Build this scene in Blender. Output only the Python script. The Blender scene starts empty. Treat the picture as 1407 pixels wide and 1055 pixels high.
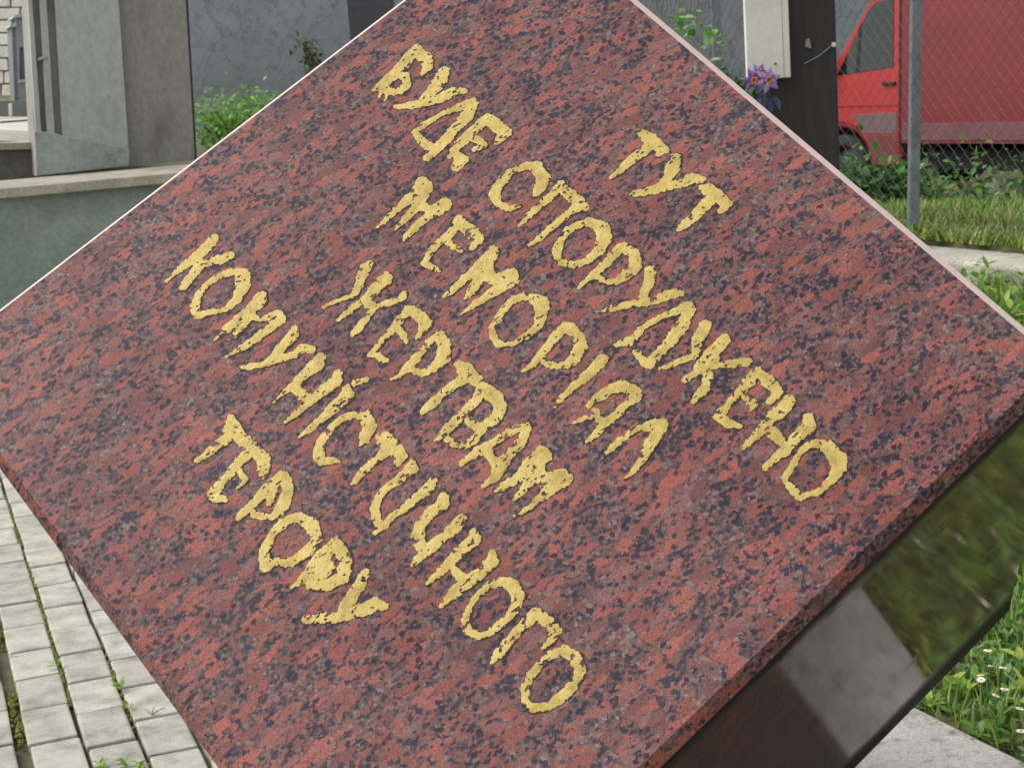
import bpy, bmesh, math, random
import numpy as np
from mathutils import Vector, Matrix

# ------------------------------------------------------------------ camera
SC = bpy.context.scene
COL = SC.collection
F_PX, PITCH, ROLL, YC = 2254.09, 0.194585, -0.070441, -0.348342
CX, CY, EYE = 703.5, 527.5, 1.30

def _rx(a): c, s = math.cos(a), math.sin(a); return np.array([[1,0,0],[0,c,-s],[0,s,c]])
def _rz(a): c, s = math.cos(a), math.sin(a); return np.array([[c,-s,0],[s,c,0],[0,0,1]])
W2C = _rz(ROLL) @ _rx(PITCH) @ np.array([[1,0,0],[0,0,-1],[0,1,0]], float)   # world -> (right, down, forward)
cam_d = bpy.data.cameras.new('camera')
cam = bpy.data.objects.new('camera', cam_d); COL.objects.link(cam)
cam_d.sensor_width = 36.0
cam_d.lens = 36.0 * F_PX / 1407.0
cam_d.clip_start, cam_d.clip_end = 0.05, 500.0
cam_d.dof.use_dof = True
cam_d.dof.focus_distance = 1.85
cam_d.dof.aperture_fstop = 26.0
m = Matrix.Identity(4)
for i in range(3):
    m[i][0] = W2C[0][i]; m[i][1] = -W2C[1][i]; m[i][2] = -W2C[2][i]
m.translation = Vector((0, 0, EYE))
cam.matrix_world = m
SC.camera = cam

# ------------------------------------------------------------------ sky, sun, exposure (overcast, soft light)
SUN_EL, SUN_AZ = math.radians(50), math.radians(-90)     # azimuth from +Y towards +X
w = bpy.data.worlds.new('World'); SC.world = w; w.use_nodes = True
nt = w.node_tree; bg = nt.nodes['Background']
sky = nt.nodes.new('ShaderNodeTexSky'); sky.sky_type = 'NISHITA'; sky.sun_disc = False
sky.sun_elevation = SUN_EL; sky.sun_rotation = SUN_AZ
sky.air_density = 1.0; sky.dust_density = 1.0; sky.ozone_density = 1.0
hs = nt.nodes.new('ShaderNodeHueSaturation'); hs.inputs['Saturation'].default_value = 0.22
nt.links.new(sky.outputs[0], hs.inputs['Color']); nt.links.new(hs.outputs[0], bg.inputs['Color'])
bg.inputs['Strength'].default_value = 0.12
sun_d = bpy.data.lights.new('sun', 'SUN'); sun_d.energy = 1.2; sun_d.angle = math.radians(50); sun_d.color = (1.0, 0.96, 0.9)
sun = bpy.data.objects.new('sun', sun_d); COL.objects.link(sun)
sd = Vector((math.sin(SUN_AZ)*math.cos(SUN_EL), math.cos(SUN_AZ)*math.cos(SUN_EL), math.sin(SUN_EL)))
sun.rotation_euler = sd.to_track_quat('Z', 'Y').to_euler()
sun.location = sd * 30
SC.view_settings.view_transform = 'Standard'; SC.view_settings.look = 'None'
SC.view_settings.gamma = 1.0; SC.view_settings.use_curve_mapping = False
SC.view_settings.exposure = 1.08

SC.cycles.max_bounces = 6; SC.cycles.diffuse_bounces = 3; SC.cycles.glossy_bounces = 3; SC.cycles.transparent_max_bounces = 8
RNG = random.Random(7)

# ------------------------------------------------------------------ pixel -> place (distance always from a surface or a depth)
def ray(px, py):
    return W2C.T @ np.array([(px-CX)/F_PX, (py-CY)/F_PX, 1.0])
def on_z(px, py, z):
    d = ray(px, py); k = (z-EYE)/d[2]; return Vector((d[0]*k, d[1]*k, z))
def at_y(px, py, y):
    d = ray(px, py); k = y/d[1]; return Vector((d[0]*k, y, EYE+d[2]*k))

# ------------------------------------------------------------------ tags
def tag(o, label=None, cat=None, group=None, kind=None):
    if label: o['label'] = label
    if cat: o['category'] = cat
    if group: o['group'] = group
    if kind: o['kind'] = kind
    return o
def empty(name, loc, rz=0.0, label=None, cat=None, group=None):
    o = bpy.data.objects.new(name, None); COL.objects.link(o)
    o.location = loc; o.rotation_euler = (0, 0, rz); o.empty_display_size = 0.1
    return tag(o, label, cat, group)

# ------------------------------------------------------------------ materials
def srgb(r, g, b):
    f = lambda c: (c/255/12.92) if c/255 <= .04045 else ((c/255+.055)/1.055)**2.4
    return (f(r), f(g), f(b), 1.0)
class NT:
    def __init__(s, name):
        s.mat = bpy.data.materials.new(name); s.mat.use_nodes = True
        s.t = s.mat.node_tree; s.b = s.t.nodes['Principled BSDF']; s.out = s.t.nodes['Material Output']
    def n(s, typ, **kw):
        nd = s.t.nodes.new('ShaderNode'+typ)
        for k, v in kw.items():
            if k.startswith('i_'):
                key = k[2:].replace('_', ' ')
                nd.inputs[int(key) if key.isdigit() else key].default_value = v
            else: setattr(nd, k, v)
        return nd
    def l(s, a, b): s.t.links.new(a, b)
    def coord(s, scale=(1,1,1)):
        tc = s.n('TexCoord'); mp = s.n('Mapping'); mp.inputs['Scale'].default_value = scale
        s.l(tc.outputs['Object'], mp.inputs['Vector']); return mp.outputs[0]
    def noise(s, vec, scale, detail=4, rough=.55):
        nd = s.n('TexNoise'); nd.inputs['Scale'].default_value = scale; nd.inputs['Detail'].default_value = detail
        nd.inputs['Roughness'].default_value = rough; s.l(vec, nd.inputs['Vector']); return nd
    def ramp(s, fac, stops, interp='LINEAR'):
        r = s.n('ValToRGB'); r.color_ramp.interpolation = interp
        e = r.color_ramp.elements
        while len(e) < len(stops): e.new(0.5)
        for k, (p, c) in enumerate(stops):
            e[k].position = p; e[k].color = c if len(c) == 4 else (*c, 1)
        s.l(fac, r.inputs[0]); return r.outputs[0]
    def mix(s, fac, a, b, mode='MIX'):
        mx = s.n('Mix', data_type='RGBA', blend_type=mode)
        if isinstance(fac, float): mx.inputs[0].default_value = fac
        else: s.l(fac, mx.inputs[0])
        for sock, v in ((mx.inputs[6], a), (mx.inputs[7], b)):
            if isinstance(v, tuple): sock.default_value = v
            else: s.l(v, sock)
        return mx.outputs[2]
    def math(s, op, a, b=0.0):
        nd = s.n('Math', operation=op)
        for i, v in enumerate((a, b)):
            if isinstance(v, (int, float)): nd.inputs[i].default_value = v
            else: s.l(v, nd.inputs[i])
        return nd.outputs[0]
    def bump(s, h, strength=.3, dist=.002):
        b = s.n('Bump'); b.inputs['Strength'].default_value = strength; b.inputs['Distance'].default_value = dist
        s.l(h, b.inputs['Height']); s.l(b.outputs[0], s.b.inputs['Normal'])

MATS = {}
EDGE_Z = .860          # depth of the cube from its front face, in metres
def mat_mottled(name, c1, c2, scale=6.0, rough=.85, fine=60.0, fine_amt=.25, bump=.25, bdist=.002, dirt=None, dirt_scale=1.5, dirt_pos=(.5, .7), metallic=0., stretch=(1,1,1), rand=0.0):
    if name in MATS: return MATS[name]
    t = NT(name); v = t.coord(stretch)
    n1 = t.noise(v, scale, 5); col = t.ramp(n1.outputs[0], [(.3, c1), (.7, c2)])
    n2 = t.noise(v, fine, 3)
    g = t.ramp(n2.outputs[0], [(.3, (1-fine_amt,)*3), (.7, (1+fine_amt,)*3)])
    col = t.mix(1.0, col, g, 'MULTIPLY')
    if dirt:
        n3 = t.noise(v, dirt_scale, 6, .65); f = t.ramp(n3.outputs[0], [(dirt_pos[0], (0,0,0)), (dirt_pos[1], (1,1,1))])
        col = t.mix(f, col, dirt)
    if rand:
        oi = t.n('ObjectInfo'); g2 = t.ramp(oi.outputs['Random'], [(0, (1-rand,)*3), (1, (1+rand,)*3)])
        col = t.mix(1.0, col, g2, 'MULTIPLY')
    t.l(col, t.b.inputs['Base Color']); t.b.inputs['Roughness'].default_value = rough; t.b.inputs['Metallic'].default_value = metallic
    t.bump(n2.outputs[0], bump, bdist)
    MATS[name] = t.mat; return t.mat

def mat_granite(name, rough, pale=0.0, dust=0.0, dark=1.0, spec=.5, streak=False):
    t = NT(name)
    base = t.coord((1.0, 0.37, 0.8)); iso0 = t.coord((1, .75, 1))
    def warp(vec, scale, amp, det):
        wn = t.noise(vec, scale, det); sub = t.n('VectorMath', operation='SUBTRACT'); sub.inputs[1].default_value = (.5, .5, .5)
        t.l(wn.outputs['Color'], sub.inputs[0])
        sc = t.n('VectorMath', operation='SCALE'); sc.inputs['Scale'].default_value = amp; t.l(sub.outputs[0], sc.inputs[0])
        ad = t.n('VectorMath', operation='ADD'); t.l(vec, ad.inputs[0]); t.l(sc.outputs[0], ad.inputs[1]); return ad.outputs[0], wn
    v, w1 = warp(base, 70, .013, 1)                        # crystals lean a little this way and that
    v, w2 = warp(v, 380, .0040, 1)                         # ragged edges
    iso, w3 = warp(iso0, 520, .0036, 1)
    cl = t.noise(t.coord((1, .5, 1)), 44, 2)               # where dark minerals gather
    # ground mass: small dark, blue grey, mauve and brown grains
    vf = t.n('TexVoronoi', feature='F1'); vf.inputs['Scale'].default_value = 300; t.l(iso, vf.inputs['Vector'])
    sepf = t.n('SeparateColor'); t.l(vf.outputs['Color'], sepf.inputs[0])
    k = t.math('ADD', t.math('MULTIPLY', sepf.outputs[0], .80), t.math('MULTIPLY', cl.outputs[0], .40))
    mass = t.ramp(k, [(.0, srgb(38, 36, 46)), (.27, srgb(56, 53, 66)), (.41, srgb(84, 71, 74)), (.55, srgb(114, 82, 79)), (.70, srgb(140, 88, 79)), (.84, srgb(110, 88, 85)), (1.0, srgb(140, 122, 114))])
    # salmon feldspar laths set in it as separate islands
    vc = t.n('TexVoronoi', feature='F1'); vc.inputs['Scale'].default_value = 97; t.l(v, vc.inputs['Vector'])
    sepc = t.n('SeparateColor'); t.l(vc.outputs['Color'], sepc.inputs[0])
    vd = t.n('TexVoronoi', feature='DISTANCE_TO_EDGE'); vd.inputs['Scale'].default_value = 97; t.l(v, vd.inputs['Vector'])
    inset = t.math('SUBTRACT', vd.outputs['Distance'], t.math('MULTIPLY', sepf.outputs[1], .13))
    sel = t.math('ADD', sepc.outputs[0], t.math('MULTIPLY', t.math('SUBTRACT', cl.outputs[0], .5), .9))
    cm = t.math('MULTIPLY', t.ramp(inset, [(.0, (0,0,0)), (.03, (1,1,1))]), t.ramp(sel, [(.33, (0,0,0)), (.37, (1,1,1))]))
    ccol = t.ramp(sepc.outputs[1], [(0., srgb(116, 76, 73)), (.25, srgb(143, 82, 74)), (.55, srgb(168, 97, 84)), (.8, srgb(150, 93, 84)), (1., srgb(136, 98, 94))])
    col = t.mix(cm, mass, ccol)
    # dark mica flecks, gathered
    vs = t.n('TexVoronoi', feature='F1'); vs.inputs['Scale'].default_value = 250
    of = t.n('VectorMath', operation='ADD'); of.inputs[1].default_value = (3.1, 7.7, 1.3); t.l(iso, of.inputs[0]); t.l(of.outputs[0], vs.inputs['Vector'])
    seps = t.n('SeparateColor'); t.l(vs.outputs['Color'], seps.inputs[0])
    dk = t.math('ADD', seps.outputs[2], t.math('MULTIPLY', t.math('SUBTRACT', .5, cl.outputs[0]), .9))
    col = t.mix(t.ramp(dk, [(.86, (0,0,0)), (.89, (.92,.92,.92))]), col, t.ramp(seps.outputs[1], [(0., srgb(34, 33, 44)), (.6, srgb(50, 47, 62)), (1., srgb(66, 58, 68))]))
    # fine speckle and broad tone drift
    gn = t.noise(iso, 760, 1); col = t.mix(1.0, col, t.ramp(gn.outputs[0], [(.32, (.60,.60,.62)), (.68, (1.36,1.35,1.34))]), 'MULTIPLY')
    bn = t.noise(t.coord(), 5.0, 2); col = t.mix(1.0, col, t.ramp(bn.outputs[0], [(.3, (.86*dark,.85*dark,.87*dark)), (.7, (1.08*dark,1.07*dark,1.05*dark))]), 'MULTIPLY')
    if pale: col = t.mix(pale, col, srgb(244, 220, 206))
    if dust: col = t.mix(t.ramp(bn.outputs[0], [(.35, (0,0,0)), (.75, (dust,)*3)]), col, srgb(120, 112, 112))
    rgh = t.math('ADD', rough*.7, t.math('MULTIPLY', bn.outputs[0], rough*.6))
    if streak:                                             # run-off dirt along the fall of the face
        sn = t.noise(t.coord((7, 2.6, 7)), 5.0, 6, .75); sf = t.ramp(sn.outputs[0], [(.56, (0,0,0)), (.74, (.75,.75,.75))])
        col = t.mix(sf, col, srgb(30, 27, 26)); rgh = t.math('ADD', rgh, t.math('MULTIPLY', sf, .45))
        s2 = t.noise(t.coord((1, .6, 1)), 110, 5, .75); film = t.ramp(s2.outputs[0], [(.35, (.1,.1,.1)), (.65, (.9,.9,.9))])
        col = t.mix(film, col, srgb(82, 68, 52)); rgh = t.math('ADD', rgh, t.math('MULTIPLY', film, .02))
        # darker, rougher bands along the two long edges of the face
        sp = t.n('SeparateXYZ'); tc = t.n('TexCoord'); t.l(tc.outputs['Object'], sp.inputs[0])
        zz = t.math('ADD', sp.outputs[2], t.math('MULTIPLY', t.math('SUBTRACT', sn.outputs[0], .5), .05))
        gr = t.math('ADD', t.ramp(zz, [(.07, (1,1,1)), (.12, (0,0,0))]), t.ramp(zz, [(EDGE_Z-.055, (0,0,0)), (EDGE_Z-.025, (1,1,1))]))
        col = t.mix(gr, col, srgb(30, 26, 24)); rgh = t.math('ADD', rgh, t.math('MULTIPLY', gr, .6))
    t.l(col, t.b.inputs['Base Color']); t.l(rgh, t.b.inputs['Roughness'])
    t.b.inputs['IOR'].default_value = 1.52; t.b.inputs['Specular IOR Level'].default_value = spec
    MATS[name] = t.mat; return t.mat

# ------------------------------------------------------------------ mesh builder
class MB:
    def __init__(s): s.v = []; s.f = []; s.m = []
    def quad(s, a, b, c, d, mi=0):
        k = len(s.v); s.v += [tuple(a), tuple(b), tuple(c), tuple(d)]; s.f.append((k, k+1, k+2, k+3)); s.m.append(mi)
    def tri(s, a, b, c, mi=0):
        k = len(s.v); s.v += [tuple(a), tuple(b), tuple(c)]; s.f.append((k, k+1, k+2)); s.m.append(mi)
    def poly(s, pts, mi=0):
        k = len(s.v); s.v += [tuple(p) for p in pts]; s.f.append(tuple(range(k, k+len(pts)))); s.m.append(mi)
    def box(s, c, size, rz=0.0, mi=0, jit=0.0, top=1.0):
        c = Vector(c); hx, hy, hz = size[0]/2, size[1]/2, size[2]/2; k = len(s.v); R = Matrix.Rotation(rz, 3, 'Z')
        for z in (-hz, hz):
            q = top if z > 0 else 1.0
            for x, y in ((-hx,-hy),(hx,-hy),(hx,hy),(-hx,hy)):
                p = R @ Vector((x*q, y*q, z)) + c
                if jit: p += Vector((RNG.uniform(-jit, jit), RNG.uniform(-jit, jit), RNG.uniform(-jit, jit)))
                s.v.append(tuple(p))
        for fc in ((3,2,1,0),(4,5,6,7),(0,1,5,4),(1,2,6,5),(2,3,7,6),(3,0,4,7)):
            s.f.append(tuple(k+i for i in fc)); s.m.append(mi)
    def tube(s, pts, rad, n=6, mi=0, cap=True):
        pts = [Vector(p) for p in pts]; rads = rad if isinstance(rad, (list, tuple)) else [rad]*len(pts)
        k0 = len(s.v); up = Vector((0, 0, 1))
        for i, p in enumerate(pts):
            d = (pts[min(i+1, len(pts)-1)] - pts[max(i-1, 0)]).normalized()
            a = d.cross(up) if abs(d.z) < .95 else d.cross(Vector((1, 0, 0)))
            a.normalize(); b = d.cross(a)
            for j in range(n):
                t = 2*math.pi*j/n; s.v.append(tuple(p + (a*math.cos(t) + b*math.sin(t))*rads[i]))
        for i in range(len(pts)-1):
            for j in range(n):
                s.f.append((k0+i*n+j, k0+i*n+(j+1) % n, k0+(i+1)*n+(j+1) % n, k0+(i+1)*n+j)); s.m.append(mi)
        if cap:
            s.f.append(tuple(k0+j for j in range(n))); s.m.append(mi)
            s.f.append(tuple(k0+(len(pts)-1)*n+j for j in reversed(range(n)))); s.m.append(mi)
    def prism(s, poly, d, mi=0):
        """closed prism: polygon points (3D, one plane) swept by vector d"""
        d = Vector(d); k = len(s.v); n = len(poly)
        s.v += [tuple(Vector(p)) for p in poly] + [tuple(Vector(p)+d) for p in poly]
        s.f.append(tuple(range(k, k+n))); s.m.append(mi); s.f.append(tuple(reversed(range(k+n, k+2*n)))); s.m.append(mi)
        for i in range(n):
            j = (i+1) % n; s.f.append((k+j, k+i, k+n+i, k+n+j)); s.m.append(mi)
    def mesh(s, name, mats, smooth=False, fix=True):
        me = bpy.data.meshes.new(name); me.from_pydata(s.v, [], s.f)
        for mt in (mats if isinstance(mats, (list, tuple)) else [mats]): me.materials.append(mt)
        if any(s.m): me.polygons.foreach_set('material_index', s.m)
        if smooth: me.polygons.foreach_set('use_smooth', [True]*len(s.f))
        me.update()
        if fix:
            bm = bmesh.new(); bm.from_mesh(me); bmesh.ops.recalc_face_normals(bm, faces=bm.faces); bm.to_mesh(me); bm.free()
        return me
    def build(s, name, mats, parent=None, smooth=False, bevel=0.0, fix=True, loc=None, seg=2):
        o = bpy.data.objects.new(name, s.mesh(name, mats, smooth, fix)); COL.objects.link(o)
        if parent: o.parent = parent
        if loc is not None: o.location = loc
        if bevel:
            b = o.modifiers.new('bevel', 'BEVEL'); b.width = bevel; b.segments = seg; b.limit_method = 'ANGLE'; b.angle_limit = math.radians(35)
        return o

# ------------------------------------------------------------------ value noise for mesh work
def vnoise(x, y, seed=0):
    xi = np.floor(x).astype(np.int64); yi = np.floor(y).astype(np.int64); fx = x-xi; fy = y-yi
    fx = fx*fx*(3-2*fx); fy = fy*fy*(3-2*fy)
    def h(a, b):
        n = (a*374761393 + b*668265263 + seed*974711) & 0x7fffffff
        n = ((n ^ (n >> 13)) * 1274126177) & 0x7fffffff
        return ((n ^ (n >> 16)) & 0xffff) / 65535.0
    return (h(xi, yi)*(1-fx)+h(xi+1, yi)*fx)*(1-fy) + (h(xi, yi+1)*(1-fx)+h(xi+1, yi+1)*fx)*fy
def fbm(x, y, seed=0):
    return .55*vnoise(x, y, seed) + .3*vnoise(x*2.1, y*2.1, seed+1) + .15*vnoise(x*4.3, y*4.3, seed+2)

# ================================================================== SETTING
CD = Vector((math.sin(YC), math.cos(YC), 0)); RD = Vector((math.cos(YC), -math.sin(YC), 0))   # paver columns run along CD, rows along RD
ANG = -YC                                              # z rotation that turns +X into RD
def rc(r, c, z=0.0): v = RD*r + CD*c; return Vector((v.x, v.y, z))
WALL_Z = 0.864
WP = at_y(0, 254.7, 8.0); WALL_C = WP.dot(CD)          # the retaining wall's front, along RD
KN = Vector((.866, .5, 0)); KD = Vector((-.5, .866, 0)); K0 = on_z(1289, 355.5, .385)
SLAB_R = 1.735
def sst(x): x = np.clip(x, 0, 1); return x*x*(3-2*x)
def gz(x, y):
    x = np.asarray(x, float); y = np.asarray(y, float)
    r = x*RD.x+y*RD.y; c = x*CD.x+y*CD.y; t = (x-K0.x)*KN.x+(y-K0.y)*KN.y
    bank = np.where(t < .31, .235*sst((t+2.4)/2.4), .40-.82*sst((t-.7)/4.8)) + .03*(fbm(x*1.7, y*1.7, 5)-.5)*sst((r-SLAB_R)/.5)
    left = np.where(c > WALL_C+.4, .80, -.06)
    k = np.where(c > WALL_C-.5, sst((r-3.2)/1.6), (r > SLAB_R-.05)*1.0)
    return left*(1-k)+bank*k - .004

def ground_hit(px, py, y0=3.0):
    d = ray(px, py); k = y0/d[1]
    while k < 60 and EYE+d[2]*k > float(gz(d[0]*k, d[1]*k)): k += .01
    return Vector((d[0]*k, d[1]*k, float(gz(d[0]*k, d[1]*k))))
soil = mat_mottled('soil_and_turf', srgb(70, 66, 42), srgb(98, 90, 60), 9, .95, 70, .4, .6, .01, srgb(66, 78, 36), 3.5, (.5, .7))
def axis(lo, hi, fine_lo, fine_hi, fine, coarse):
    a = list(np.arange(fine_lo, fine_hi+1e-6, fine)); x = fine_lo; st = fine
    while x > lo: st = min(st*1.5, coarse); x -= st; a.insert(0, x)
    x = fine_hi; st = fine
    while x < hi: st = min(st*1.5, coarse); x += st; a.append(x)
    return np.array(a)
gx = axis(-120, 120, -5, 7, .12, 12); gy = axis(-60, 180, .5, 16, .12, 12)
XX, YY = np.meshgrid(gx, gy); ZZ = gz(XX, YY)
me = bpy.data.meshes.new('ground'); nx = len(gx); ny = len(gy)
V = np.stack([XX, YY, ZZ], -1).reshape(-1, 3)
ii, jj = np.meshgrid(np.arange(nx-1), np.arange(ny-1)); a = (jj*nx+ii).ravel()
me.from_pydata(V.tolist(), [], np.stack([a, a+1, a+nx+1, a+nx], -1).tolist()); me.materials.append(soil)
me.polygons.foreach_set('use_smooth', [True]*len(me.polygons))
ground = bpy.data.objects.new('ground', me); COL.objects.link(ground); tag(ground, 'uneven earth bank with turf', None, None, 'structure')

# ---- pavement: bed, pavers in half-bond columns, border slabs
bed = mat_mottled('joint_sand', srgb(70, 66, 52), srgb(96, 92, 70), 20, .95, 150, .35, .5, .004, srgb(84, 92, 46), 9, (.5, .65))
pave = empty('pavement', (0, 0, 0)); tag(pave, 'pale grey paved path of small oblong blocks', None, None, 'structure')
b = MB(); b.quad(rc(-6, 0, -.022), rc(1.34, 0, -.022), rc(1.34, WALL_C+.1, -.022), rc(-6, WALL_C+.1, -.022)); b.build('bedding', bed, pave)
def mat_paver():
    t = NT('paver_concrete'); v = t.coord()
    n1 = t.noise(v, 30, 6, .62); oi = t.n('ObjectInfo')
    ad = t.n('VectorMath', operation='ADD'); t.l(v, ad.inputs[0]); t.l(oi.outputs['Location'], ad.inputs[1])
    n2 = t.noise(ad.outputs[0], 13, 6, .65); n3 = t.noise(ad.outputs[0], 170, 3)
    col = t.ramp(n2.outputs[0], [(.28, srgb(128, 124, 113)), (.5, srgb(170, 166, 154)), (.75, srgb(194, 190, 178))])
    col = t.mix(1.0, col, t.ramp(n3.outputs[0], [(.3, (.82,.82,.82)), (.65, (1.06,1.06,1.06))]), 'MULTIPLY')
    col = t.mix(1.0, col, t.ramp(oi.outputs['Random'], [(0, (.84,.84,.82)), (.5, (.98,.98,.97)), (1, (1.06,1.05,1.02))]), 'MULTIPLY')
    n4 = t.noise(ad.outputs[0], 24, 5, .7); col = t.mix(t.ramp(n4.outputs[0], [(.6, (0,0,0)), (.8, (.55,.55,.55))]), col, srgb(128, 124, 116))
    t.l(col, t.b.inputs['Base Color']); t.b.inputs['Roughness'].default_value = .88
    t.bump(n3.outputs[0], .35, .0015); return t.mat
pav_m = mat_paver()
def paver_mesh(k, L=.193, W=.1, H=.06):
    r2 = random.Random(k); bm = bmesh.new(); bmesh.ops.create_cube(bm, size=1.0)
    for v_ in bm.verts:
        v_.co.x *= W + r2.uniform(-.003, .001); v_.co.y *= L + r2.uniform(-.004, .001); v_.co.z *= H
    top = [e for e in bm.edges if all(v_.co.z > 0 for v_ in e.verts)] + [e for e in bm.edges if abs(e.verts[0].co.z-e.verts[1].co.z) > .01]
    bmesh.ops.bevel(bm, geom=top, offset=.005, segments=2, profile=.6, affect='EDGES')
    for v_ in bm.verts:
        v_.co += Vector((r2.uniform(-.0009, .0009), r2.uniform(-.0009, .0009), r2.uniform(-.0006, .0006)))
    mm = bpy.data.meshes.new('paver'); bm.to_mesh(mm); bm.free(); mm.materials.append(pav_m); return mm
PM = [paver_mesh(k) for k in range(10)]
rest = MB(); cnt = 0
def in_view(p):
    q = W2C @ (np.array(p) - np.array([0, 0, EYE])); x, y = CX+F_PX*q[0]/q[2], CY+F_PX*q[1]/q[2]
    return -70 < x < 330 and 615 < y < 1120 and (x < 45+(y-615)*.72)
for i in range(-30, 11):
    r0 = .104 + .108*i + .05 + (-.02 if i < 0 else 0)
    for j in range(-15, 28):
        off = (3.321, 3.240, 3.344, 3.262)[i % 4] if i >= 0 else (3.245, 3.340, 3.236, 3.35)[i % 4]
        c0 = off + .2005*j + .1
        if c0 < .45 or c0 > WALL_C-.05: continue
        if .40 < r0 < 1.45 and 1.1 < c0 < 2.78: continue
        p = rc(r0+RNG.uniform(-.002, .002), c0+RNG.uniform(-.003, .003), -.030+RNG.uniform(-.0022, .0015))
        if in_view((p.x, p.y, 0)):
            o = bpy.data.objects.new('paver', RNG.choice(PM)); COL.objects.link(o); o.parent = pave
            o.location = p; o.rotation_euler = (RNG.uniform(-.008, .008), RNG.uniform(-.012, .012), ANG+RNG.uniform(-.008, .008)+(math.pi if RNG.random() < .5 else 0)); cnt += 1
        else:
            rest.box((p.x, p.y, -.031), (.099, .194, .06), ANG)
tag(rest.build('distant_pavers', pav_m, pave), kind='stuff')
slab_m = mat_mottled('grey_granite_slab', srgb(154, 148, 141), srgb(180, 173, 166), 14, .8, 230, .3, .3, .0015, srgb(108, 102, 96), 26, (.5, .72), rand=.05)
for j in range(5):                                     # border slabs beside the lawn; the outer edge runs slightly askew of the pavers
    c0 = .9 + 1.0*j
    sl = MB(); sl.box((0, 0, 0), (.30, .992, .08), 0, 0, .002)
    o = sl.build('border_slab', slab_m, pave, bevel=.006)
    c1 = c0+.5; edge = 1.719 + (2.576-c1)*.075
    p = rc(edge-.15, c1, -.028); o.location = p; o.rotation_euler = (0, 0, ANG+.075)

b = MB(); b.box((0, 0, 0), (.96, 1.5, .14), 0, 0, .0); o = b.build('unseen_base_slab', mat_mottled('dark_reflected_stone', srgb(48, 44, 42), srgb(66, 60, 56), 12, .7, 120, .3, .3, .002), pave, bevel=.008); o.location = rc(.92, 1.95, -.022); o.rotation_euler = (0, 0, ANG)  # unseen dark slab, added to darken the reflection in the cube's underside

# ---- concrete kerb between the lawn and the fenced bank
kerb_m = mat_mottled('old_concrete', srgb(150, 146, 132), srgb(190, 185, 168), 8, .9, 90, .3, .5, .004, srgb(112, 116, 96), 4, (.5, .7))
for j, (s0, s1) in enumerate(((-3.4, -1.2), (-1.19, 1.2), (1.21, 3.4))):
    k = MB(); mid = K0 + KD*((s0+s1)/2) + KN*.17; k.box((0, 0, 0), (.34, s1-s0, .42), 0, 0, .012)
    o = k.build('concrete_kerb', kerb_m, None, bevel=.015); o.location = (mid.x, mid.y, .385-.21+RNG.uniform(-.006, .006)); o.rotation_euler = (0, 0, math.atan2(KD.y, KD.x)-math.pi/2)
    tag(o, 'weathered pale concrete kerb block edging the grassy bank below the wire fence', 'kerb', 'kerb blocks along the bank')

# ================================================================== THE GRANITE CUBE
S = 0.90
gA = S*np.array([.06158, 2.37965, .20734]) + np.array([0, 0, EYE])
gu = S*np.array([.5723, -.54255, -.5967]); gv = S*np.array([-.78731, -.36358, -.52795]); gw = S*np.array([.16582, .75878, -.56748])
nu_ = gu/np.linalg.norm(gu); nv_ = gv/np.linalg.norm(gv)      # allow for the chamfers: the sharp edges lie a little outside the visible ones
gA = gA - nv_*.0095 - nu_*.007; gu = gu + nu_*.007; gv = gv + nv_*.0125
e1 = gu/np.linalg.norm(gu); e3 = np.cross(gv, gu); e3 /= np.linalg.norm(e3)
if e3[1] > 0: e3 = -e3
e2 = np.cross(e3, e1)                                  # points up the slab (towards the top of the letters)
ROT = np.stack([e1, e2, e3], 1)
BASE = gA+gu+gv+gw
def loc(p): return ROT.T @ (np.asarray(p)-BASE)
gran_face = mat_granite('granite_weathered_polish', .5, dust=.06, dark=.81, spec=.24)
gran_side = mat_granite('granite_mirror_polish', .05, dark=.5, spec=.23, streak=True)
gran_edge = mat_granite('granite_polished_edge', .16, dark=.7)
gran_top = mat_granite('granite_pale_edge', .5, pale=.58)  # paler mix, used on the upward-facing chamfers
bm = bmesh.new(); cv = {}
for a_ in (0, 1):
    for b_ in (0, 1):
        for c_ in (0, 1):
            cv[a_, b_, c_] = bm.verts.new(loc(gA+gu*a_+gv*b_+gw*c_))
for fc in (((0,0,0),(1,0,0),(1,1,0),(0,1,0)), ((0,0,1),(0,1,1),(1,1,1),(1,0,1)), ((0,0,0),(0,1,0),(0,1,1),(0,0,1)), ((1,0,0),(1,0,1),(1,1,1),(1,1,0)), ((0,0,0),(0,0,1),(1,0,1),(1,0,0)), ((0,1,0),(1,1,0),(1,1,1),(0,1,1))):
    bm.faces.new([cv[k] for k in fc])
bmesh.ops.recalc_face_normals(bm, faces=bm.faces)
front_n = Vector((0, 0, 1))
bmesh.ops.bevel(bm, geom=list(bm.edges), offset=.0115, segments=1, affect='EDGES')
bm.normal_update()
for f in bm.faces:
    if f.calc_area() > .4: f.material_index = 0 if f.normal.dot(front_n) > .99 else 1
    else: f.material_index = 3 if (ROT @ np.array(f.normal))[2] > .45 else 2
me = bpy.data.meshes.new('granite_cube'); bm.to_mesh(me); bm.free()
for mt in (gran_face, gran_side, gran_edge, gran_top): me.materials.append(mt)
cube = bpy.data.objects.new('granite_cube', me); COL.objects.link(cube)
mw = Matrix.Identity(4)
for i in range(3):
    for j in range(3): mw[i][j] = ROT[i][j]
mw.translation = Vector(BASE); cube.matrix_world = mw
tag(cube, 'polished red granite memorial cube balanced on one corner with gold hand painted lettering', 'memorial')

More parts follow.
